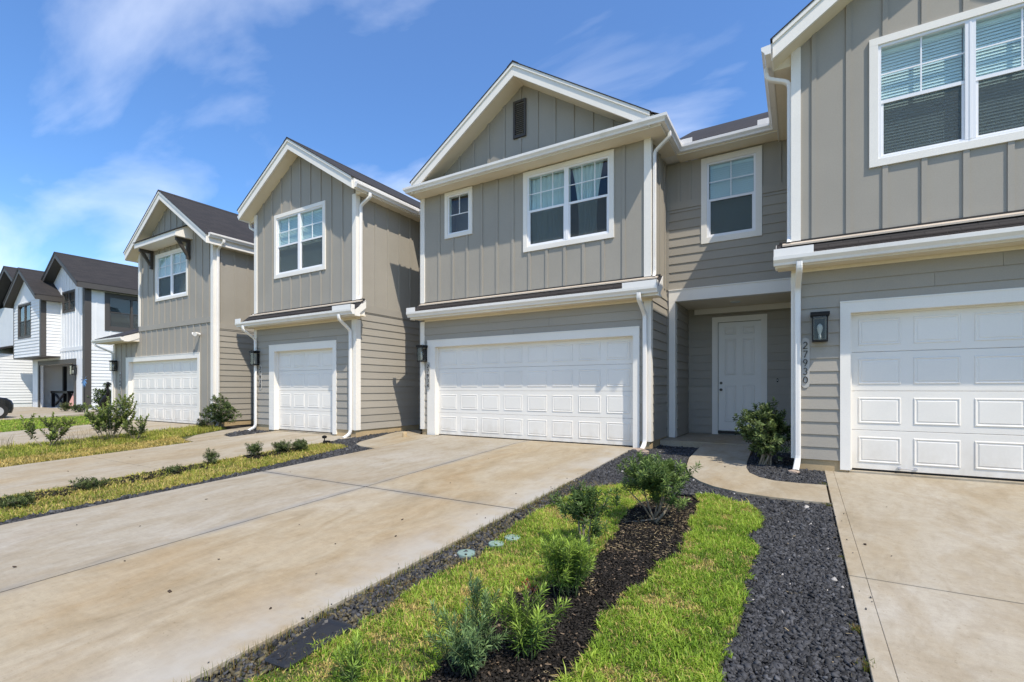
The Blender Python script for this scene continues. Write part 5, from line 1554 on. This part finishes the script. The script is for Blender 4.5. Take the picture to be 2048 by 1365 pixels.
def rosette_bush(name, loc, label, rx, ry, h, tips, nleaf, L, W, c0, c1, group, stems=9, base_r=.05, lo=.12, z0=None, shell=.45, trunk=None, up=.55, stem='bark', shape=None, mid=.62, amp=.30):
    """branch tips spread through an uneven crown, each carrying a whorl of leaves"""
    pl = Plant(); x, y = loc; z = (gz(y) - .03) if z0 is None else z0
    T = []
    while len(T) < tips:
        v = rng.normal(0, 1, 3); v /= np.linalg.norm(v)
        r = rng.uniform(shell, 1) ** .6
        lump = (1.08 - amp) + amp * math.sin(3.1 * v[0] + 2.3 * v[1] + loc[0] * 5) * math.cos(2.7 * v[2] + loc[1] * 3) + rng.normal(0, .07)
        v = v * r * lump
        q = np.array([v[0] * rx, v[1] * ry, h * (lo + (1 - lo) * (.5 + .5 * v[2]))])
        if shape and not shape(q / np.array([rx, ry, h])): continue
        T.append(q)
    T = np.array(T)
    cen = np.array([0, 0, h * .35])
    ax = unitv(unitv(T - cen) * (1 - up) + np.array([0, 0, up]) + rng.normal(0, .22, T.shape))
    n = len(T) * nleaf
    tip = np.repeat(T, nleaf, 0); A = np.repeat(ax, nleaf, 0)
    ref = np.where(np.abs(A[:, 2:3]) > .9, np.array([[1., 0, 0]]), np.array([[0, 0, 1.]]))
    a = unitv(np.cross(A, ref)); b_ = np.cross(A, a)
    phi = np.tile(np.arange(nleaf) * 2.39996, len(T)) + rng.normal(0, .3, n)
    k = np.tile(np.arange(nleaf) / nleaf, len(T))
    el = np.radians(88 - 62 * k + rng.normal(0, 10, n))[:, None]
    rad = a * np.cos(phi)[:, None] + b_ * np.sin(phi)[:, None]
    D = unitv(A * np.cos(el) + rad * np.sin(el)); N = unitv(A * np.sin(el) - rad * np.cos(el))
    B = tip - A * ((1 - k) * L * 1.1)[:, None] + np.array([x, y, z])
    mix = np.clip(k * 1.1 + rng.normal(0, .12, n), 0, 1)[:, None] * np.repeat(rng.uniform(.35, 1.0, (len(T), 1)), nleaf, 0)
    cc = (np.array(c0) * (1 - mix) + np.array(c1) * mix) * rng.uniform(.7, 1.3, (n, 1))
    pl.leaves(B, D, N, L * rng.uniform(.7, 1.2, n), W * rng.uniform(.8, 1.2, n), cc, mid=mid)
    base = Vector((x, y, z))
    idx = rng.choice(len(T), min(len(T), stems * 4), False)
    mains = []
    for i in range(stems):
        q = T[idx[i]] * np.array([.55, .55, .6])
        m_ = base + Vector((q[0] * .45, q[1] * .45, q[2] * .45)) + Vector(rng.normal(0, .015, 3))
        e_ = base + Vector(q)
        b0 = base + Vector((rng.normal(0, base_r), rng.normal(0, base_r), 0))
        pl.st.tube([b0, m_, e_], [.012 * h + .004, .009 * h + .003, .005], 5); mains.append(e_)
    for i in idx:
        tip_ = base + Vector(T[i]); s_ = min(mains, key=lambda q: (q - tip_).length)
        pl.st.tube([s_, (s_ + tip_) / 2 + Vector(rng.normal(0, .012, 3)), tip_], [.0045, .0035, .002], 4)
    if trunk: trunk(pl, base)
    return pl.build(name, (x, y, z), label, 'shrub', group, stem)

GB = 'young podocarpus plants in the mulch bed'
# the large woody shrub at the head of the bed
def woody(pl, base):
    pl.st.tube([base + Vector((.02, -.03, .0)), base + Vector((.10, .0, .11)), base + Vector((.17, .06, .27)), base + Vector((.26, .10, .42))], [.014, .013, .011, .007], 7)
    pl.st.tube([base + Vector((.05, .0, .05)), base + Vector((-.13, -.06, .01)), base + Vector((-.26, -.12, .005))], [.009, .006, .003], 6)
    pl.st.tube([base + Vector((.0, .0, .0)), base + Vector((-.12, .05, .15)), base + Vector((-.30, .06, .30))], [.010, .008, .004], 6)
    pl.st.tube([base, base + Vector((.02, .05, .18)), base + Vector((.02, .06, .40))], [.011, .009, .005], 6)
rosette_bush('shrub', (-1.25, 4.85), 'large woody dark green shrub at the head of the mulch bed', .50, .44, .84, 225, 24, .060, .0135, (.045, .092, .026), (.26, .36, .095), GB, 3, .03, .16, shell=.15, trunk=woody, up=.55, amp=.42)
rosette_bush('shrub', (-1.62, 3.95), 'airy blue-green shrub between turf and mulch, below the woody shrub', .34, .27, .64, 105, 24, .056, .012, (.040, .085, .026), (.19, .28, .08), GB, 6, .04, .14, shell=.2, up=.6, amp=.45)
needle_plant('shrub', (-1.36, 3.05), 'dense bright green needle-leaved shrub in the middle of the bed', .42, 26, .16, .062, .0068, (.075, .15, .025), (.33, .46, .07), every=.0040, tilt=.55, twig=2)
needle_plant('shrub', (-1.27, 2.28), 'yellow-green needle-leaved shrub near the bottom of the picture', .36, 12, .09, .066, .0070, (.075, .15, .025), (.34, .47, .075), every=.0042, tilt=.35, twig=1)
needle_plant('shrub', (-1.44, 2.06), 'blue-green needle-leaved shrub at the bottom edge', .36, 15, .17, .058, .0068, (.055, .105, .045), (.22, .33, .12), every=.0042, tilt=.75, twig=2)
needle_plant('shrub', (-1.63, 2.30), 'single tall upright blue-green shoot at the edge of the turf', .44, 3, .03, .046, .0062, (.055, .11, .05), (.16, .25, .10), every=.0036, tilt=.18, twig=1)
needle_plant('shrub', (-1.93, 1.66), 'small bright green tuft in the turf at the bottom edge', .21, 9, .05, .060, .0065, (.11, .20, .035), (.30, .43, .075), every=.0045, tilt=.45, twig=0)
# little rust-red seedling
needle_plant('seedling', (-1.60, 2.93), 'tiny rust-red dead sprig beside the bright shrub', .11, 5, .015, .035, .006, (.35, .075, .03), (.45, .11, .05), every=.006, tilt=.9, twig=0, stem='bark', group='')['category'] = 'seedling'
# round glossy shrub by the porch
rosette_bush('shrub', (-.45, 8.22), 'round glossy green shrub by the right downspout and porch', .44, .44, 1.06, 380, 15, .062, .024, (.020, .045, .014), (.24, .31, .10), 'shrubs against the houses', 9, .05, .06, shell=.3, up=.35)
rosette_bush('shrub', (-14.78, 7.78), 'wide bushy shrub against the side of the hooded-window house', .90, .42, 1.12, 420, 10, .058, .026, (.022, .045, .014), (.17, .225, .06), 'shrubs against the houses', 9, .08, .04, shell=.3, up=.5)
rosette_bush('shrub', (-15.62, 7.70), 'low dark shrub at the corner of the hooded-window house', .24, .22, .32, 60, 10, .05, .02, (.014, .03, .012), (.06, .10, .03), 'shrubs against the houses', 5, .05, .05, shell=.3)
# low shrubs along the strip left of the wide driveway
GL = 'low shrubs in the strip left of the wide driveway'
labs = ['low spreading shrub at the left edge of the strip', 'low dark shrub second from the left edge of the strip', 'tiny twiggy shrub midway along the strip', 'small grey-green shrub midway along the strip, before the rounder ones',
        'rounded small shrub with a spiky top, third from the garage end of the strip', 'dense round shrub in the strip, left of the last pair', 'dense round shrub at the garage end of the strip']
for (px, py, rx, hh, tp, lb) in ((-8.36, 1.95, .30, .20, 90, 0), (-8.62, 2.76, .26, .22, 80, 1), (-8.78, 3.86, .17, .17, 40, 2), (-9.0, 4.58, .19, .31, 75, 3), (-8.98, 5.35, .23, .33, 120, 4), (-8.85, 5.85, .24, .30, 140, 5), (-8.66, 6.12, .23, .30, 140, 6)):
    rosette_bush('shrub', (px, py), labs[lb], rx, rx * .9, hh, tp, 13, .040, .011, (.035, .060, .020), (.19, .235, .075), GL, 6, .03, .08, shell=.15, up=.5)
# leggier shrubs in the weedy strip left of the narrow driveway
GW = 'leggy shrubs in the weedy strip'
LG = dict(group=GW, every=.0125, start=.30, stem='bark', rad=.010)
needle_plant('shrub', (-15.0, 4.05), 'forked leggy shrub at the far left, before the lawn', .92, 6, .16, .085, .040, (.06, .10, .022), (.30, .36, .09), tilt=.75, twig=5, **LG)
needle_plant('shrub', (-15.0, 5.2), 'tallest leggy shrub in the weedy strip', 1.28, 11, .30, .085, .040, (.055, .095, .022), (.28, .34, .085), tilt=.62, twig=6, **LG)
needle_plant('shrub', (-14.5, 5.55), 'smaller leggy shrub right of the tallest one', .66, 6, .20, .078, .037, (.055, .095, .022), (.28, .34, .085), tilt=.8, twig=4, **LG)
# beds of the white house
GE = 'plants by the white house'
rosette_bush('shrub', (-27.6, 9.4), 'large mixed bush in front of the white house', .85, .6, 1.55, 230, 9, .10, .05, (.022, .045, .014), (.12, .17, .05), GE, 8, .1, .05, shell=.2, z0=-.05)
rosette_bush('shrub', (-31.8, 9.2), 'small flowering plant left of the bush at the white house', .45, .4, .55, 60, 9, .09, .04, (.03, .06, .02), (.20, .20, .07), GE, 5, .05, .05, shell=.2, z0=-.05)
rosette_bush('shrub', (-29.9, 9.2), 'low leafy plant between the garage and the bush at the white house', .45, .4, .5, 60, 9, .09, .04, (.03, .06, .02), (.14, .18, .05), GE, 5, .05, .05, shell=.2, z0=-.05)
# tall dry grass stalks in the weedy strip
n = 260; x = np.concatenate([rng.uniform(-16.0, -15.2, 130), rng.uniform(-15.3, -13.9, 130)]); y = np.concatenate([rng.uniform(2.2, 3.6, 130), rng.uniform(4.0, 5.4, 130)])
col = np.array([.20, .17, .08]) * rng.uniform(.5, 1.2, (n, 1))
V, F, CC = blades(x, y, gzn(y) - .03, rng.uniform(.2, .5, n), np.full(n, .006), np.abs(rng.normal(.35, .2, n)), col)
tag(mesh_np('dry_stalks', V, F, CC, 'grass'), 'tall dry grass stalks among the leggy shrubs', 'grass', kind='stuff')

# ------------------------------------------------------------------ small things on the ground
def valve(x, y, r, label, hole):
    z = gz(y) - .014
    b = MB(); b.lathe((x, y, z), [(r, -.06), (r, .006), (r * .965, .012), (r * .95, .012), (r * .945, .007), (r * .2, .009), (r * .01, .009)], 28)
    o = b.build('valve_cover', 'green_plastic', smooth=False); tag(o, label, 'valve cover', 'green valve covers in the turf')
    k = MB(); k.lathe((x + r * .35, y - r * .55, z), [(r * .13, .004), (r * .13, .0145), (r * .06, .0145)], 10); k.build('finger_hole', 'rubber', o)
valve(-2.43, 3.30, .078, 'round green valve cover nearest the camera', 1)
valve(-2.32, 3.60, .070, 'half-buried green valve cover, middle of the three', 1)
valve(-2.27, 3.80, .074, 'green valve cover farthest from the camera', 1)

# black plastic splash block
b = MB()
cx_, cy_ = -2.44, 1.80; z = gz(cy_) - .030
dirv = Vector((-.10, 1, 0.05)).normalized(); sd_ = Vector((1, .10, 0)).normalized()
out2 = [(-.25, -.075), (-.235, -.095), (.20, -.115), (.22, -.10), (.22, .10), (.20, .115), (-.235, .095), (-.25, .075)]
lay = [(0, -.03), (0, .026), (.010, .034), (.024, .034), (.034, .022)]
vs = []; fs = []
for ins, hz in lay:
    for (u, v) in out2:
        uu = u * (1 - ins / .24); vv = v * (1 - ins / .11)
        p = Vector((cx_, cy_, z + hz)) + dirv * uu + sd_ * vv; vs.append(p)
k = len(out2)
for i in range(len(lay) - 1):
    for j in range(k): fs.append((i * k + j, i * k + (j + 1) % k, (i + 1) * k + (j + 1) % k, (i + 1) * k + j))
fs.append(tuple((len(lay) - 1) * k + j for j in range(k))); fs.append(tuple(range(k))[::-1])
b.add(vs, fs); sb = b.build('splash_block', 'dark_slate_plastic'); tag(sb, 'black plastic splash block lying in the gravel border', 'splash block')
for v in (-.045, .045):
    q = Vector((cx_, cy_, z + .022)) + dirv * (-.185) + sd_ * v
    r = MB(); r.lathe(q, [(.036, -.002), (.036, .004), (.028, .006), (.026, .003), (.004, .003)], 18); r.build('ring_boss', 'dark_slate_plastic', sb)

def rock(x, y, z, r, name, label, mat='stone_tan', sq=.6, group=None):
    b = bmesh.new(); bmesh.ops.create_icosphere(b, subdivisions=2, radius=r)
    for v in b.verts:
        nn = 1 + .28 * math.sin(v.co.x * 43 + x * 9) * math.cos(v.co.y * 37 + y * 7) + .12 * math.sin(v.co.z * 90 + x)
        v.co = Vector((v.co.x * nn * 1.3, v.co.y * nn, v.co.z * nn * sq)) + Vector((x, y, z))
    me = bpy.data.meshes.new(name); b.to_mesh(me); b.free()
    return tag(linkmesh(name, me, mat), label, 'rock', group)
rock(-2.50, 8.70, -.01, .10, 'rock', 'tan rock under the downspout at the double garage', group='rocks below the downspouts')
rock(-2.36, 8.52, -.01, .07, 'rock', 'smaller pale rock beside the tan rock at the double garage', group='rocks below the downspouts')
rock(-.06, 7.72, -.035, .06, 'rock', 'pale rock under the downspout by the round shrub', group='rocks below the downspouts')
# cleanout cap and solar path light near 27938
b = MB(); b.lathe((-7.98, 8.40, -.02), [(.055, -.1), (.055, .10), (.045, .115), (.02, .115), (.02, .14), (.005, .14)], 14); tag(b.build('cleanout_pipe', 'foundation'), 'short capped pipe standing in the curved path edge', 'pipe')
b = MB(); b.lathe((-9.05, 7.0, -.08), [(.012, -.05), (.012, .10), (.05, .11), (.055, .15), (.02, .17)], 10); sl_ = b.build('path_light', 'black_metal'); tag(sl_, 'small black path light lying by the narrow driveway', 'path light')
k = MB(); k.box(-9.02, -8.90, 6.94, 7.04, -.08, -.02); k.build('base', 'black_metal', sl_)
# gravel bed around the pipe
# things by the white house: pinwheel flower, black bird statue, table with post, pink board
pw = thing('pinwheel', (-30.0, 8.9, 0), 'blue metal garden pinwheel above the bush at the white house', 'pinwheel')
b = MB(); b.tube([(-28.6, 8.95, -.05), (-28.6, 8.95, 1.55)], .015, 6); b.build('rod', 'black_metal', pw)
b = MB()
for i in range(12):
    a = i * 6.283 / 12
    d_ = Vector((math.cos(a), 0, math.sin(a))); s_ = Vector((-math.sin(a), .35, math.cos(a)))
    p = Vector((-28.6, 8.93, 1.55))
    b.add([p, p + d_ * .22 + s_ * .028, p + d_ * .38, p + d_ * .22 - s_ * .028], [(0, 1, 2), (0, 2, 3)])
b.build('petals', 'blue_petal', pw, fix=False)
st = thing('bird_statue', (-19.9, 6.2, 0), 'black heron statue standing behind the leggy shrubs', 'statue')
bx, by, bz = -18.95, 6.45, gz(6.4)
b = MB()
b.tube([(bx - .22, by - .05, bz + .62), (bx - .08, by, bz + .78), (bx + .10, by, bz + .95), (bx + .20, by, bz + 1.02)], [.05, .13, .11, .06], 10)
b.tube([(bx + .16, by, bz + 1.0), (bx + .20, by, bz + 1.16), (bx + .14, by, bz + 1.28), (bx + .17, by, bz + 1.38), (bx + .24, by, bz + 1.41)], [.055, .04, .035, .05, .045], 8)
b.tube([(bx + .23, by, bz + 1.41), (bx + .46, by, bz + 1.36)], [.03, .006], 6)
b.build('body', 'black_metal', st, smooth=True)
for q in (-.05, .06):
    b = MB(); b.tube([(bx - .02 + q, by + q, bz + .74), (bx - .06 + q, by + q, bz + .40), (bx + q, by + q, bz - .01)], .016, 6); b.tube([(bx + q, by + q, bz + .005), (bx + q + .12, by + q, bz + .005)], .012, 5); b.build('leg', 'black_metal', st)
st.location = (bx, by, bz)
for ch in st.children: ch.matrix_parent_inverse = Matrix.Translation(-Vector((bx, by, bz)))
tx0, tx1, ty0, ty1 = -39.6, -36.9, 10.75, 11.5
tb = thing('work_table', ((tx0 + tx1) / 2, ty0, 0), 'black metal table with a tall post inside the open garage', 'table')
b = MB(); b.box(tx0, tx1, ty0, ty1, .86, 1.0); b.build('top', 'black_metal', tb)
for (q, r_) in ((tx0 + .03, ty0 + .03), (tx1 - .17, ty0 + .03), (tx0 + .03, ty1 - .17), (tx1 - .17, ty1 - .17)):
    b = MB(); b.box(q, q + .14, r_, r_ + .14, .0, .86); b.build('leg', 'black_metal', tb)
for (a_, c_) in ((.15, .8), (.8, .15)):
    b = MB(); b.tube([(tx0 + .7, ty0 + .05, a_), (tx1 - .7, ty0 + .05, c_)], .06, 6); b.build('brace', 'black_metal', tb)
b = MB(); b.box(tx0 + .9, tx0 + 1.12, ty0 + .3, ty0 + .45, 1.0, 2.5); b.build('post', 'black_metal', tb)
b = MB(); b.box(tx0 + .2, tx1 - .2, ty1 - .1, ty1 - .06, .12, .84); b.build('back_panel', 'black_metal', tb)
pb = thing('display_board', (-35.8, 10.9, 0), 'pink board leaning on a dark stand in the open garage', 'board')
b = MB(); b.prism([(10.62, .08), (10.66, .08), (10.96, .95), (10.92, .95)], 'x', -36.45, -35.35); b.build('panel', 'pink_board', pb)
b = MB(); b.box(-36.5, -35.3, 11.02, 11.3, 0.0, 1.18); b.build('stand', 'brown_trim', pb)

# ------------------------------------------------------------------ parked dark car at the left edge
car = thing('parked_car', (-29.5, 4.5, gz(4.5)), 'black car parked nose-in at the left edge of the picture', 'car')
cxr = -28.6; nose = 6.62; zc = gz(5.4)
prof = [(nose - .05, .26), (nose, .45), (nose, .64), (nose - .06, .80), (nose - .22, .91), (nose - .55, .97), (nose - 1.0, 1.02), (nose - 1.75, 1.52), (nose - 3.9, 1.60), (nose - 4.5, 1.05), (nose - 4.6, .55), (nose - 4.55, .30)]
b = MB(); vs = []; fs = []
secs = [(-1.86, .55), (-1.80, .92), (-1.3, 1.0), (-.5, 1.0), (-.06, .92), (0.0, .55)]
for xo, sc_ in secs:
    for (yy, zz_) in prof:
        vs.append((cxr + xo, nose - 2.3 + (yy - nose + 2.3) * (.94 + .06 * sc_), zc + .3 + (zz_ - .3) * (.82 + .18 * sc_)))
k = len(prof)
for i in range(len(secs) - 1):
    for j in range(k): fs.append((i * k + j, i * k + (j + 1) % k, (i + 1) * k + (j + 1) % k, (i + 1) * k + j))
fs += [tuple(range(k))[::-1], tuple((len(secs) - 1) * k + j for j in range(k))]
b.add(vs, fs); b.build('body', 'car_paint', car, smooth=False)
for (wy) in (nose - .52, nose - 3.6):
    for wx in (cxr + .0, cxr - 1.86):
        sgn = 1 if wx == cxr else -1
        b = MB(); b.tube([(wx - .20 * sgn, wy, zc + .34), (wx + .015 * sgn, wy, zc + .34)], .34, 24); wh = b.build('wheel', 'rubber', car)
        b = MB(); b.tube([(wx + .005 * sgn, wy, zc + .34), (wx + .022 * sgn, wy, zc + .34)], [.21, .20], 20)
        rim = b.build('rim', 'steel', wh)
b = MB(); b.add([(cxr - .03, nose - 1.15, zc + 1.04), (cxr - .03, nose - 3.9, zc + 1.06), (cxr - .10, nose - 3.7, zc + 1.46), (cxr - .10, nose - 1.75, zc + 1.42)], [(0, 1, 2, 3)]); b.build('side_window', 'window_glass', car)
b = MB(); b.box(cxr - .42, cxr - .10, nose - .12, nose - .02, zc + .68, zc + .80); b.build('headlight', 'vinyl_white', car)
b = MB(); b.box(cxr - 1.76, cxr - 1.44, nose - .12, nose - .02, zc + .68, zc + .80); b.build('headlight', 'vinyl_white', car)

# ------------------------------------------------------------------ antenna mast far off at the left edge
tw = thing('antenna_mast', (-213, 41, 0), 'distant antenna mast cut by the left edge of the picture', 'mast')
mx_, my_ = -193.5, 38.8
b = MB(); b.tube([(mx_ - 2.2, my_, -2), (mx_ - 2.2, my_, 92)], [.7, .4], 8); b.build('pole', 'antenna_grey', tw)
for zz_ in (74.5, 90.0):
    b = MB(); b.tube([(mx_ - 4.4, my_, zz_), (mx_, my_, zz_)], .12, 5); b.tube([(mx_ - 2.2, my_ - 2, zz_), (mx_ - 2.2, my_ + 2, zz_)], .12, 5); b.build('arm', 'antenna_grey', tw)
    for q in (-1.1, -.1, .5):
        b = MB(); b.box(mx_ + q - .2, mx_ + q + .2, my_ - .3, my_ + .3, zz_ - 1.3, zz_ + 1.3); b.build('antenna_panel', 'antenna_grey', tw)
